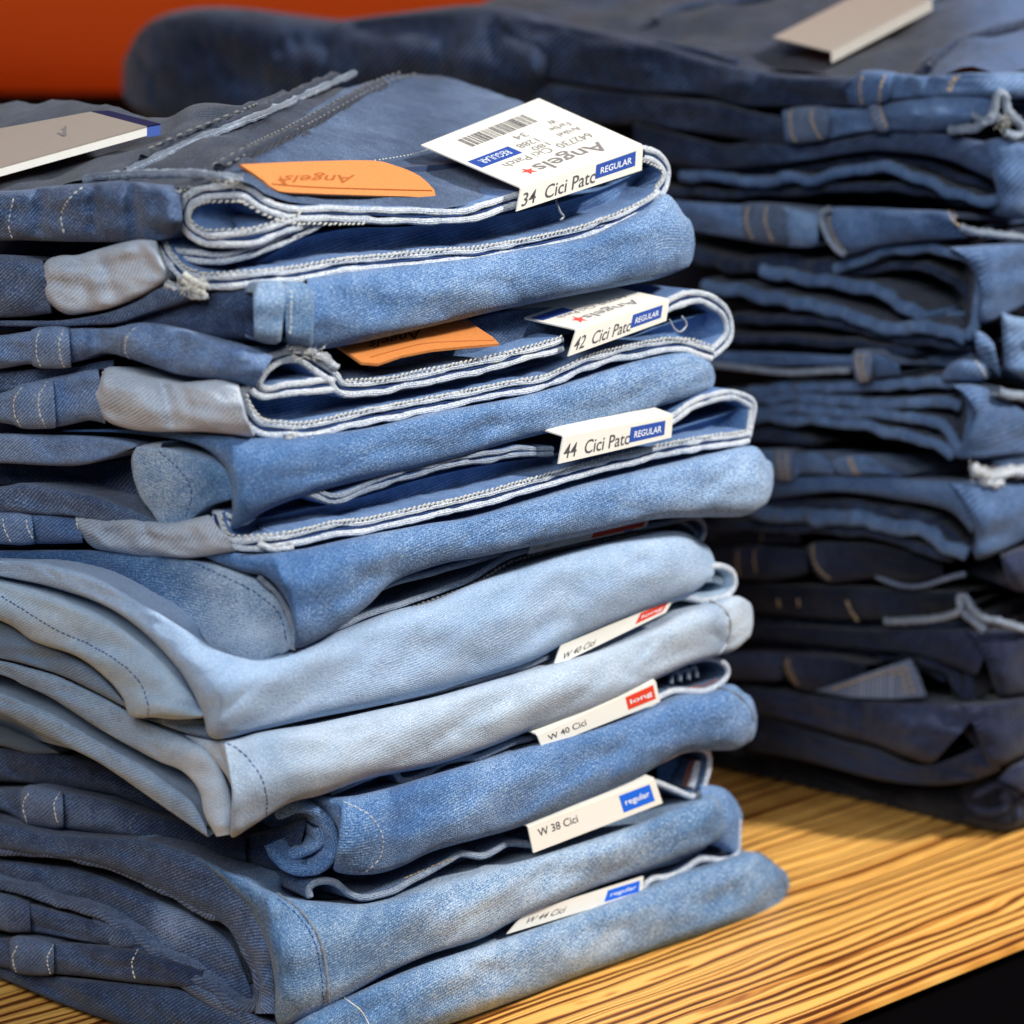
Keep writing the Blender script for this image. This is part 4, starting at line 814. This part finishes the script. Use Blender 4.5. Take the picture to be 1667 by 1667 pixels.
roll(fb, 'waistband_fold', 'bkb', b1, pb(cv('G', 860,370, 940,322, 1050,325, 1120,335, 1240,345, 1400,330, 1667,325), cv('G', 870,470, 940,490, 1040,455, 1200,440, 1400,440, 1667,450), 14), .3, .8, .12, creases=((1478,8,.2), (1515,10,.25)), fade=((1377,-.3), (1450,-.05), (1667,.05)))
roll(fb, 'belt_loop', 'bkb', b1, [a+b for a, b in zip(cv('G', 908,350, 935,322, 1020,318, 1075,335), cv('G', 905,450, 935,480, 1020,470, 1060,450))], .5, .8, .03, cap=.4, fade=((0, -.12), (1, -.12)))
stitch2(b1, fb, 'thread_tan', ('G', 945,335, 930,370, 925,420, 935,470), ('G', 1045,330, 1025,370, 1015,410, 1015,455), ('G', 1385,335, 1350,370, 1335,415), ('G', 1365,340, 1335,370, 1320,415))
roll(fb, 'waistband_fold', 'bk', b1, pb(cv('G', -700,340, -350,395, -100,425, 0,432, 300,462, 500,525, 600,535), cv('G', -700,560, -350,560, -100,565, 0,570, 200,600, 450,640, 610,655)), .1, .7, .15)
roll(fb, 'waistband_fold', 'bkb', b1, pb(cv('G', 575,500, 700,482, 900,492, 980,478, 1100,455, 1300,435, 1450,432, 1560,430), cv('G', 590,650, 700,640, 800,625, 960,592, 1060,592, 1250,602, 1400,575, 1500,540)), .25, .8, .12, fade=((1270,-.1), (1400,0), (1560,-.05)), creases=((1352,6,.25), (1510,12,.2)))
roll(fb, 'belt_loop', 'bkg', b1, [a+b for a, b in zip(cv('G', 590,510, 620,488, 740,480, 785,495), cv('G', 600,640, 630,652, 750,638, 785,625))], .45, .8, .03, cap=.4, fade=((0, -.15), (1, -.15)))
roll(fb, 'belt_loop', 'bkg', b1, [a+b for a, b in zip(cv('G', 960,480, 975,468, 1005,470, 1020,485), cv('G', 985,575, 1010,600, 1050,600, 1065,590))], .5, .6, .03, cap=.3)
stitch2(b1, fb, 'thread_tan', ('G', 610,495, 610,540, 615,600, 635,640), ('G', 712,485, 705,530, 720,580, 745,625), ('G', 1010,475, 1025,520, 1045,580))
cord(fb, 'frayed_belt_loop_end', 'edgedim', b1, cv('G', 1330,590, 1440,580, 1500,545, 1530,500, 1545,440, 1560,415, 1580,440, 1595,500, 1630,540, 1660,570, 1660,600, 1620,615, 1580,600), .9, .16, .6)
cord(fb, 'frayed_belt_loop_end', 'edgedim', b1, cv('G', 1430,515, 1470,540, 1520,550, 1560,520), .9, .12, .6)
fray(fb, b1, 1636, 200, 12, 14, 30, 1.0, .3)
roll(fb, 'leg_layer', 'bk', b1, [a+b for a, b in zip(cv('G', -100,550, 0,580, 150,620, 300,655, 450,645, 700,655, 850,632, 1000,602, 1150,600, 1300,605, 1420,630, 1540,660, 1600,700), cv('G', -100,700, 0,735, 150,755, 300,765, 500,750, 700,722, 850,698, 1000,682, 1100,690, 1230,705, 1350,735, 1440,775, 1560,830))], .15, .6, .08, fade=((1067,-.2), (1210,.05), (1300,.15), (1500,.2), (1660,.4)))  # colour brightens to the right, painting the light on that end
sheet(fb, 'leg_layer', ('bk', 'bkb'), b1, cv('G', 100,790, 250,800, 400,812, 560,815, 700,812, 820,790, 900,770, 1000,760, 1100,780, 1200,825, 1290,865, 1360,875, 1450,900, 1560,905), .2, .42, 8, wob=.10)
roll(fb, 'fold_end', 'bkb', b1, pr(1600,232,1628,330, 1625,225,1632,352, 1667,233,1667,358), .5, .5, .08, tail=(.3, .8, 1.5), startback=.5, fade=((0, -.15), (1, -.15)))
bulk(b1, fb, (1600,140), (1600,330), 'bkn', .25, .2, .045)
fb2 = rear(1590, 480)
b2 = rj('rear pile jeans second from the top, its waistband loops right under the first pair', fb2, 1590, 540)
roll(fb2, 'waistband_fold', 'bkb', b2, [a+b for a, b in zip(cv('G', 60,905, 200,915, 380,925, 480,922, 580,935, 700,962, 735,975), cv('G', 60,1030, 200,1050, 400,1085, 500,1100, 600,1115, 700,1118, 735,1100))], .3, .9, .1, fade=((1067,-.2), (1200,.0), (1280,.25), (1330,.15)), creases=((1275,6,.3), (1328,6,.3)), cap=.4)
roll(fb2, 'belt_loop', 'bkg', b2, [a+b for a, b in zip(cv('G', 388,935, 410,918, 540,918, 580,945), cv('G', 395,1060, 420,1090, 550,1110, 600,1110))], .5, .9, .03, cap=.4, fade=((0, -.25), (1, -.25)))
roll(fb2, 'waistband_fold', 'bkb', b2, [a+b for a, b in zip(cv('G', 748,970, 790,942, 850,936, 1000,940, 1150,948, 1300,955, 1350,985), cv('G', 760,1070, 810,1125, 870,1155, 1000,1115, 1150,1095, 1300,1085, 1400,1075))], .35, .9, .1, fade=((1330,-.05), (1450,-.15), (1550,-.3)), cap=.4)
cord(fb2, 'waistband_edge', 'edgedim', b2, cv('G', 790,945, 755,965, 755,1010, 780,1070, 820,1125, 860,1150), 1.2, .13, .3)
stitch2(b2, fb2, 'thread_tan', ('G', 425,925, 412,970, 415,1020, 440,1080), ('G', 510,925, 495,970, 500,1020, 530,1090), ('G', 790,955, 785,1010, 815,1080, 850,1130), ('G', 1325,955, 1340,990, 1370,1020), ('G', 1345,955, 1360,985, 1390,1015))
cord(fb2, 'frayed_belt_loop_end', 'edgedim', b2, cv('G', 1380,1030, 1450,1050, 1540,1060, 1667,1075, 1760,1090), .6, .14, .5)
sheet(fb2, 'leg_layer', ('bk', 'bkb'), b2, cv('G', 800,1210, 900,1185, 1000,1150, 1100,1135, 1200,1128, 1330,1140, 1410,1165, 1460,1220, 1475,1300, 1460,1400, 1445,1480, 1400,1530), .3, .4, 9, wob=.09)
sheet(fb2, 'leg_layer', ('bk', 'bkb'), b2, cv('G', 470,1225, 600,1250, 720,1275, 850,1290, 950,1315, 1040,1350, 1120,1400, 1190,1445), .1, .5, 9, wob=.11)
sheet(fb2, 'leg_layer', ('bk', 'bkb'), b2, cv('G', 200,1290, 340,1320, 500,1345, 640,1380, 780,1400, 900,1445, 1010,1490, 1100,1490, 1200,1485, 1330,1510, 1400,1530), .1, .5, 9, wob=.11)
sheet(fb2, 'leg_layer', ('bkn', 'bk'), b2, cv('G', 100,1130, 300,1190, 500,1200, 800,1215), -.2, .6, 9, wob=.11)
roll(fb2, 'fold_end', 'bkb', b2, [a+b for a, b in zip(cv('G', 1330,1118, 1430,1112, 1520,1105, 1667,1100, 1800,1098), cv('G', 1440,1180, 1475,1320, 1480,1460, 1667,1380, 1800,1320))], .5, .5, .08, tail=(.3, .8, 1.5), fade=((0, -.15), (1, -.15)))
bulk(b2, fb2, (1590,345), (1590,550), 'bkn', .25, .2, .045)
fb3 = rear(1580, 680)
b3_ = rj('third jeans of the rear pile, four closely folded leg layers below its pale seam', fb3, 1580, 750)
roll(fb3, 'waistband_fold', 'bkb', b3_, pb(cv('H', 100,30, 250,32, 600,42, 850,60, 900,35, 1000,40, 1100,90), cv('H', 100,90, 260,90, 600,98, 850,98, 900,140, 1000,150, 1110,140)), .3, .5, .06, fade=((0, -.1), (1, -.1)), cap=.4)
cord(fb3, 'waistband_edge', 'edgedim', b3_, cv('H', 100,80, 260,92, 420,110, 600,128, 780,120, 880,118), .6, .13, .3)
roll(fb3, 'belt_loop', 'bkg', b3_, [a+b for a, b in zip(cv('H', 892,50, 905,25, 960,25, 985,45), cv('H', 900,140, 915,175, 960,172, 980,150))], .6, .5, .03, cap=.4)
stitch2(b3_, fb3, 'thread_tan', ('H', 920,35, 912,80, 920,120, 935,165), ('H', 945,35, 935,80, 942,120, 955,165))
roll(fb3, 'waistband_fold', 'bkb', b3_, pb(cv('H', 1290,150, 1330,85, 1400,65, 1500,75), cv('H', 1300,165, 1400,170, 1500,165, 1520,150)), .4, .5, .06, cap=.3)
stitch2(b3_, fb3, 'thread', ('H', 1440,70, 1465,100, 1495,150), ('H', 1465,70, 1490,100, 1515,150))
sheet(fb3, 'frayed_belt_loop_end', ('bk', 'edgedim'), b3_, cv('H', 1560,215, 1620,235, 1667,240, 1750,250), 1.2, .35, 2, wob=.1)
for k_, L in enumerate((cv('H', 300,232, 620,205, 780,200, 900,195, 1050,185, 1200,178, 1330,185, 1400,215, 1440,280, 1440,360, 1420,440, 1400,500), cv('H', 250,262, 560,245, 700,255, 850,265, 1000,270, 1150,268, 1290,265, 1370,290), cv('H', 180,305, 520,300, 700,305, 850,310, 1000,320, 1150,330, 1250,350, 1310,400, 1350,465, 1380,490), cv('H', 120,340, 440,335, 600,340, 750,350, 900,370, 1050,400, 1180,430, 1270,465, 1340,510))):
    sheet(fb3, 'leg_layer', ('bk', 'bkb'), b3_, L, .25, .42, 9, wob=.10)
roll(fb3, 'fold_end', 'bkb', b3_, [a+b for a, b in zip(cv('H', 1330,180, 1450,185, 1560,230, 1667,295, 1800,350), cv('H', 1440,240, 1450,400, 1370,515, 1667,500, 1800,500))], .5, .5, .08, tail=(.3, .8, 1.5), fade=((0, -.15), (1, -.15)))
bulk(b3_, fb3, (1580,570), (1580,740), 'bkn', .25, .2, .045)
roll(fb2, 'crumpled_leg', 'bkb', b2, pr(1585,535,1590,580, 1605,545,1612,600, 1618,560,1630,615), .6, .5, .1, startback=.4)
roll(fb2, 'crumpled_leg', 'bkb', b2, pr(1630,505,1635,600, 1650,515,1655,612, 1700,520,1700,630), .8, .5, .12, startback=.4, fade=((0, .1), (1, .1)))
fb4 = rear(1590, 850)
b4_ = rj('fourth jeans of the rear pile, two small belt loops above a wide blue fold', fb4, 1590, 930)
roll(fb4, 'waistband_fold', 'bk', b4_, pb(cv('H', 350,385, 480,380, 560,375, 640,400, 720,440), cv('H', 350,440, 480,440, 600,450, 720,460)), .1, .4, .06, fade=((0, .0), (1, .0)))
roll(fb4, 'waistband_fold', 'bkb', b4_, [a+b for a, b in zip(cv('H', 400,490, 480,475, 620,482, 640,500, 720,485, 790,530, 810,560), cv('H', 400,590, 500,602, 620,622, 645,590, 700,588, 800,592, 810,590))], .3, .6, .06, cap=.3, creases=((1297,5,.3),))
roll(fb4, 'waistband_fold', 'bkb', b4_, [a+b for a, b in zip(cv('H', 800,530, 870,502, 960,505, 1020,540, 1120,590), cv('H', 820,585, 880,598, 960,592, 1020,590, 1120,600))], .35, .6, .06, cap=.3, fade=((1350,.1), (1440,-.1), (1470,-.3)))
roll(fb4, 'belt_loop', 'bkg', b4_, [a+b for a, b in zip(cv('H', 530,480, 545,472, 605,478, 620,490), cv('H', 540,605, 550,620, 605,622, 620,610))], .5, .6, .03, cap=.3)
stitch2(b4_, fb4, 'thread_tan', ('H', 560,480, 560,540, 575,610), ('H', 870,505, 880,545, 905,590), ('H', 590,480, 590,540, 602,610), ('H', 885,505, 897,545, 918,590))
cord(fb4, 'frayed_belt_loop_end', 'edge', b4_, cv('H', 1430,550, 1460,575, 1500,595, 1560,590, 1610,575, 1667,580, 1750,580), .9, .22, .7); fray(fb4, b4_, 1600, 768, 20, 10, 30, 1.1, .3)
cord(fb4, 'frayed_belt_loop_end', 'edge', b4_, cv('H', 1480,595, 1510,625, 1560,625), .9, .2, .7)
roll(fb4, 'leg_layer', 'bkb', b4_, [a+b for a, b in zip(cv('H', 480,640, 600,610, 800,595, 950,600, 1100,605, 1250,615, 1400,625, 1500,640), cv('H', 480,700, 600,690, 800,668, 950,680, 1100,705, 1250,730, 1350,770, 1430,860))], .2, .55, .06, fade=((1240,-.25), (1400,-.12), (1580,0)))
sheet(fb4, 'leg_layer', ('bk', 'bkb'), b4_, cv('H', 420,760, 600,775, 800,790, 950,805, 1080,825, 1180,850, 1250,895, 1310,935, 1400,960), .1, .6, 9, wob=.11)
sheet(fb4, 'leg_layer', ('bkn', 'bk'), b4_, cv('H', 480,715, 700,725, 900,745, 1100,770, 1250,800), -.1, .4, 9, wob=.11)
roll(fb4, 'fold_end', 'bkb', b4_, [a+b for a, b in zip(cv('H', 1330,618, 1450,625, 1560,630, 1667,630, 1800,630), cv('H', 1420,740, 1450,880, 1460,975, 1667,890, 1800,830))], .5, .6, .08, tail=(.3, .8, 1.5), fade=((0, -.15), (1, -.15)))
bulk(b4_, fb4, (1590,770), (1590,910), 'bkn', .25, .2, .045)
fb5 = rear(1625, 1060)
b5_ = rj('fifth jeans of the rear pile, near black with purple sheen and pale tan loop stitches', fb5, 1625, 1150)
roll(fb5, 'waistband_fold', 'bkn', b5_, pb(cv('H', 200,820, 350,830, 480,820, 640,850), cv('H', 200,880, 350,890, 500,905, 660,900)), .1, .4, .06, fade=((0, .3), (1, .3)))
roll(fb5, 'waistband_fold', 'bkn', b5_, [a+b for a, b in zip(cv('H', 250,945, 340,925, 500,918, 640,930, 685,940), cv('H', 260,1030, 360,1050, 500,1068, 640,1050, 690,1030))], .25, .7, .06, fade=((1150,.25), (1280,.5), (1310,.3)), cap=.3)
roll(fb5, 'belt_loop', 'bkp', b5_, [a+b for a, b in zip(cv('H', 345,930, 365,915, 460,912, 485,925), cv('H', 350,1035, 370,1058, 465,1062, 485,1050))], .45, .7, .03, cap=.3)
roll(fb5, 'waistband_fold', 'bkp', b5_, [a+b for a, b in zip(cv('H', 685,925, 720,898, 850,895, 1000,905, 1150,940, 1300,980), cv('H', 720,1030, 760,1070, 830,1080, 1000,1060, 1150,1080, 1300,1050))], .3, .8, .08, fade=((1320,.1), (1380,-.2), (1500,-.5)), cap=.3)
stitch2(b5_, fb5, 'thread_tan', ('H', 490,830, 482,860, 480,885), ('H', 380,925, 370,970, 378,1040), ('H', 455,920, 447,965, 455,1035), ('H', 715,905, 712,960, 740,1020, 790,1065), ('H', 550,1140, 560,1190), ('H', 640,1140, 650,1190), ('H', 860,1150, 880,1200, 910,1245))
roll(fb5, 'waistband_fold', 'bkn', b5_, pb(cv('H', 350,1080, 600,1090, 900,1095, 1150,1110, 1380,1120), cv('H', 350,1200, 600,1230, 900,1250, 1150,1240, 1380,1200)), .1, .7, .1, fade=((0, .05), (1, .05)))
cord(fb5, 'waistband_edge', 'bkg', b5_, cv('H', 1000,1050, 1100,1090, 1200,1095, 1320,1060, 1400,1040), .7, .1, .3)
cord(fb5, 'frayed_belt_loop_end', 'edgedim', b5_, cv('H', 1040,1255, 1200,1248, 1320,1230, 1380,1200, 1375,1150, 1400,1140, 1430,1190, 1490,1240, 1560,1255, 1667,1290), 1.0, .14, .6)
cord(fb5, 'frayed_belt_loop_end', 'edgedim', b5_, cv('H', 1395,1215, 1450,1260, 1490,1295), 1.0, .16, .6)
roll(fb5, 'crumpled_leg', 'bkp', b5_, cv_ := [a+b for a, b in zip(cv('H', 1560,950, 1620,930, 1667,920, 1800,900), cv('H', 1580,1060, 1620,1110, 1667,1120, 1800,1100))], .8, .6, .1)
roll(fb5, 'leg_layer', 'bkp', b5_, [a+b for a, b in zip(cv('H', 400,1275, 600,1270, 800,1285, 1000,1290, 1200,1290, 1400,1292, 1540,1300), cv('H', 400,1330, 600,1350, 800,1370, 1000,1385, 1150,1400, 1300,1440, 1450,1500))], .2, .45, .08, fade=((1200,-.3), (1600,.0)))
sheet(fb5, 'leg_layer', ('bkn', 'bkp'), b5_, cv('H', 700,1330, 850,1360, 1000,1375, 1120,1400, 1230,1440, 1320,1500, 1370,1580, 1400,1610), .2, .5, 9, wob=.11)
sheet(fb5, 'leg_layer', ('bkn', 'bkp'), b5_, cv('H', 1150,1370, 1250,1400, 1330,1440, 1400,1490, 1420,1560, 1425,1600), .1, .3, 9, wob=.11)
roll(fb5, 'fold_end', 'bkp', b5_, [a+b for a, b in zip(cv('H', 1400,1290, 1520,1292, 1667,1295, 1800,1300), cv('H', 1500,1400, 1545,1580, 1667,1590, 1800,1560))], .5, .5, .08, tail=(.3, .8, 1.5), fade=((0, -.15), (1, -.15)))
bulk(b5_, fb5, (1600,880), (1600,1120), 'bkn', .25, .2, .045)
fb6 = rear(1610, 1190)
b6_ = rj('sixth jeans of the rear pile, a pale stitched pocket corner poking out of its folds', fb6, 1610, 1250)
roll(fb6, 'waistband_fold', 'bkp', b6_, [a+b for a, b in zip(cv('H', 300,1400, 400,1395, 540,1400, 575,1410), cv('H', 300,1510, 420,1520, 540,1525, 580,1510))], .2, .6, .06, fade=((1150,.4), (1275,.2)), cap=.3)
roll(fb6, 'waistband_fold', 'bkp', b6_, [a+b for a, b in zip(cv('H', 575,1415, 620,1400, 720,1408, 820,1415, 950,1450), cv('H', 600,1500, 650,1560, 740,1570, 850,1530, 960,1500))], .3, .7, .06, fade=((1275,.1), (1400,-.4)), cap=.3)
stitch2(b6_, fb6, 'thread_tan', ('H', 600,1415, 608,1470, 640,1540), ('H', 590,1420, 596,1475, 625,1545))
pq = [fb6.at(x, y, .8)[0] for x, y in cv('H', 735,1565, 900,1510, 1060,1455, 1155,1425, 1195,1500, 1225,1590, 1100,1600, 900,1595)]
nq = (pq[3]-pq[0]).cross(pq[5]-pq[0]).normalized(); nq = nq if nq.dot(CAM-pq[0]) > 0 else -nq
poly_slab('pocket_corner', 'bkg', b6_, pq, nq, .15)
beads3('seam_stitching', 'thread_tan', b6_, [fb6.at(x, y, 1.0)[0]-FW*.001 for x, y in cv('H', 800,1560, 950,1510, 1080,1470, 1130,1460, 1150,1520, 1170,1580)], .2, (.08, .05))
beads3('seam_stitching', 'thread_tan', b6_, [fb6.at(x, y, 1.0)[0]-FW*.001 for x, y in cv('H', 1060,1500, 1110,1480, 1125,1530, 1140,1585)], .2, (.08, .05))
roll(fb6, 'leg_layer', 'bkp', b6_, [a+b for a, b in zip(cv('I', 380,140, 560,165, 700,182, 850,195, 1000,205, 1200,215, 1400,218, 1500,215), cv('I', 430,270, 560,285, 700,320, 850,365, 1000,405, 1100,445, 1230,485, 1270,470))], .3, .9, .15, fade=((1200,-.05), (1400,.05), (1500,.1)), creases=((1400,14,.3),))
roll(fb6, 'leg_layer', 'bkn', b6_, [a+b for a, b in zip(cv('I', 400,270, 560,295, 700,345, 850,390, 1000,430, 1150,500, 1300,480, 1450,420, 1520,380), cv('I', 420,430, 560,450, 700,480, 850,520, 1000,560, 1150,580, 1300,585, 1450,560, 1560,520))], .2, .9, .15, fade=((1200,.1), (1380,.35), (1600,.35)))
sheet(fb6, 'leg_layer', ('bkn', 'bkn'), b6_, cv('I', 1150,260, 1280,290, 1400,340, 1470,400, 1500,440, 1480,480), .1, .5, 8, wob=.08)
roll(fb6, 'fold_end', 'bkp', b6_, [a+b for a, b in zip(cv('I', 1380,215, 1480,215, 1667,190, 1800,170), cv('I', 1450,330, 1520,500, 1667,455, 1800,410))], .5, .6, .08, tail=(.3, .8, 1.5), fade=((0, -.15), (1, -.15)))
bulk(b6_, fb6, (1600,1120), (1600,1260), 'bkn', .25, .2, .045)
fb7 = rear(1640, 1340)
b7_ = rj('bottom jeans of the rear pile, nearly black with a curled hem near its corner', fb7, 1640, 1362)
roll(fb7, 'leg_layer', 'bkn', b7_, [a+b for a, b in zip(cv('I', 200,380, 350,440, 550,470, 750,510, 950,560, 1100,590, 1250,600, 1400,600), cv('I', 200,490, 350,515, 550,560, 750,610, 950,655, 1150,705, 1350,755, 1500,785))], -.3, .8, .1, fade=((0, -.3), (1, -.3)))
roll(fb7, 'leg_layer', 'bkn', b7_, [a+b for a, b in zip(cv('I', 1380,560, 1500,540, 1600,560, 1667,545, 1800,500), cv('I', 1400,760, 1500,788, 1600,798, 1667,770, 1800,720))], .1, .7, .08, fade=((0, -.1), (1, -.1)))
sheet(fb7, 'curled_hem', ('bkn', 'bkp'), b7_, cv('I', 1400,690, 1450,715, 1530,720, 1580,700, 1590,665, 1560,645), .9, .3, 2, wob=.1)
sheet(fb7, 'curled_hem', ('bkn', 'bkp'), b7_, cv('I', 1430,640, 1500,605, 1580,600, 1640,630, 1650,690, 1640,740), .8, .25, 2, wob=.1)
roll(fb7, 'fold_end', 'bkp', b7_, [a+b for a, b in zip(cv('I', 1550,560, 1600,510, 1667,480, 1800,430), cv('I', 1640,600, 1645,610, 1667,620, 1800,590))], .9, .4, .06, tail=(.3, .8, 1.5))
bulk(b7_, fb7, (1640,1270), (1640,1350), 'bkn', .25, .2, .045)
# silver card on the rear pile
W = [topb(x, y, .7) for x, y in cv('G', 528,258, 930,50, 1245,85, 790,325)]
nc = (W[1]-W[0]).cross(W[3]-W[0]).normalized(); nc = nc if nc.z > 0 else -nc
tb = thing('silver_tag', 'blank silvery card lying on top of the rear pile', 'tag', tuple(W[3]))
quad_slab('card_face', 'cardgrey', tb, W, nc, .06)
fd = (W[2]-W[3]).normalized()
quad_slab('folded_lip', 'silverlip', tb, [W[3], W[2], W[2]-Z0*.0035-fh*.002, W[3]-Z0*.0035-fh*.002], -fh, .05)
# grey tag on the front pile's top
W = [top3(x, y, .55) for x, y in P_(-120,262, 150,213, 240,238, -120,338)]
nc = (W[1]-W[0]).cross(W[3]-W[0]).normalized(); nc = nc if nc.z > 0 else -nc
tg = thing('grey_tag', 'grey tag with a blue edge lying on top of the front pile at the left', 'tag', tuple(W[3]))
quad_slab('card_face', 'cardgrey', tg, W, nc, .05)
quad_slab('folded_lip', 'card', tg, [W[3], W[2], W[2]-Z0*.0022-fh*.001, W[3]-Z0*.0022-fh*.001], -fh, .05)
E = [top3(x, y, .56) for x, y in P_(150,213, 178,212, 262,234, 240,238)]
poly_slab('blue_edge', 'navyprint', tg, E, nc, .05)
poly_slab('blue_edge', 'blue', tg, [E[3], E[2], E[2]-Z0*.0028-fh*.001, E[3]-Z0*.0028-fh*.001], -fh, .05)
Wt = [top3(x, y, .55) for x, y in P_(60,240, 150,222, 180,240, 80,262)]
lettering('faint_lettering', 'A', 'inkgrey', tg, Wt, nc, (.1, .2, .5, .9), .06, 0, True)

# ------------------------------------------------------------------ extra thin layers packed into the rear pile
for j_, f_, k_, Ls in ((b1, fb, 'G', [(0,770, 250,775, 500,770, 800,740, 1000,715, 1200,745, 1400,815, 1560,860), (-50,860, 250,870, 600,868, 900,850, 1150,860, 1350,905, 1500,930)]),
                       (b2, fb2, 'G', [(700,1225, 900,1225, 1100,1210, 1250,1230, 1380,1300, 1440,1400), (300,1440, 500,1450, 800,1470, 1050,1530, 1300,1560, 1450,1560), (100,1500, 400,1530, 800,1550, 1150,1590)]),
                       (b4_, fb4, 'H', [(450,735, 700,745, 950,760, 1150,790, 1300,850, 1390,920), (250,820, 500,830, 800,850, 1050,880, 1200,930, 1330,965)]),
                       (b5_, fb5, 'H', [(350,1255, 700,1262, 1000,1272, 1250,1275, 1450,1280), (450,1340, 700,1372, 950,1400, 1150,1440, 1300,1520)])):
    for L in Ls: sheet(f_, 'leg_layer', ('bkn', 'bk'), j_, cv(k_, *L), -.35, .34, 8, wob=.08)
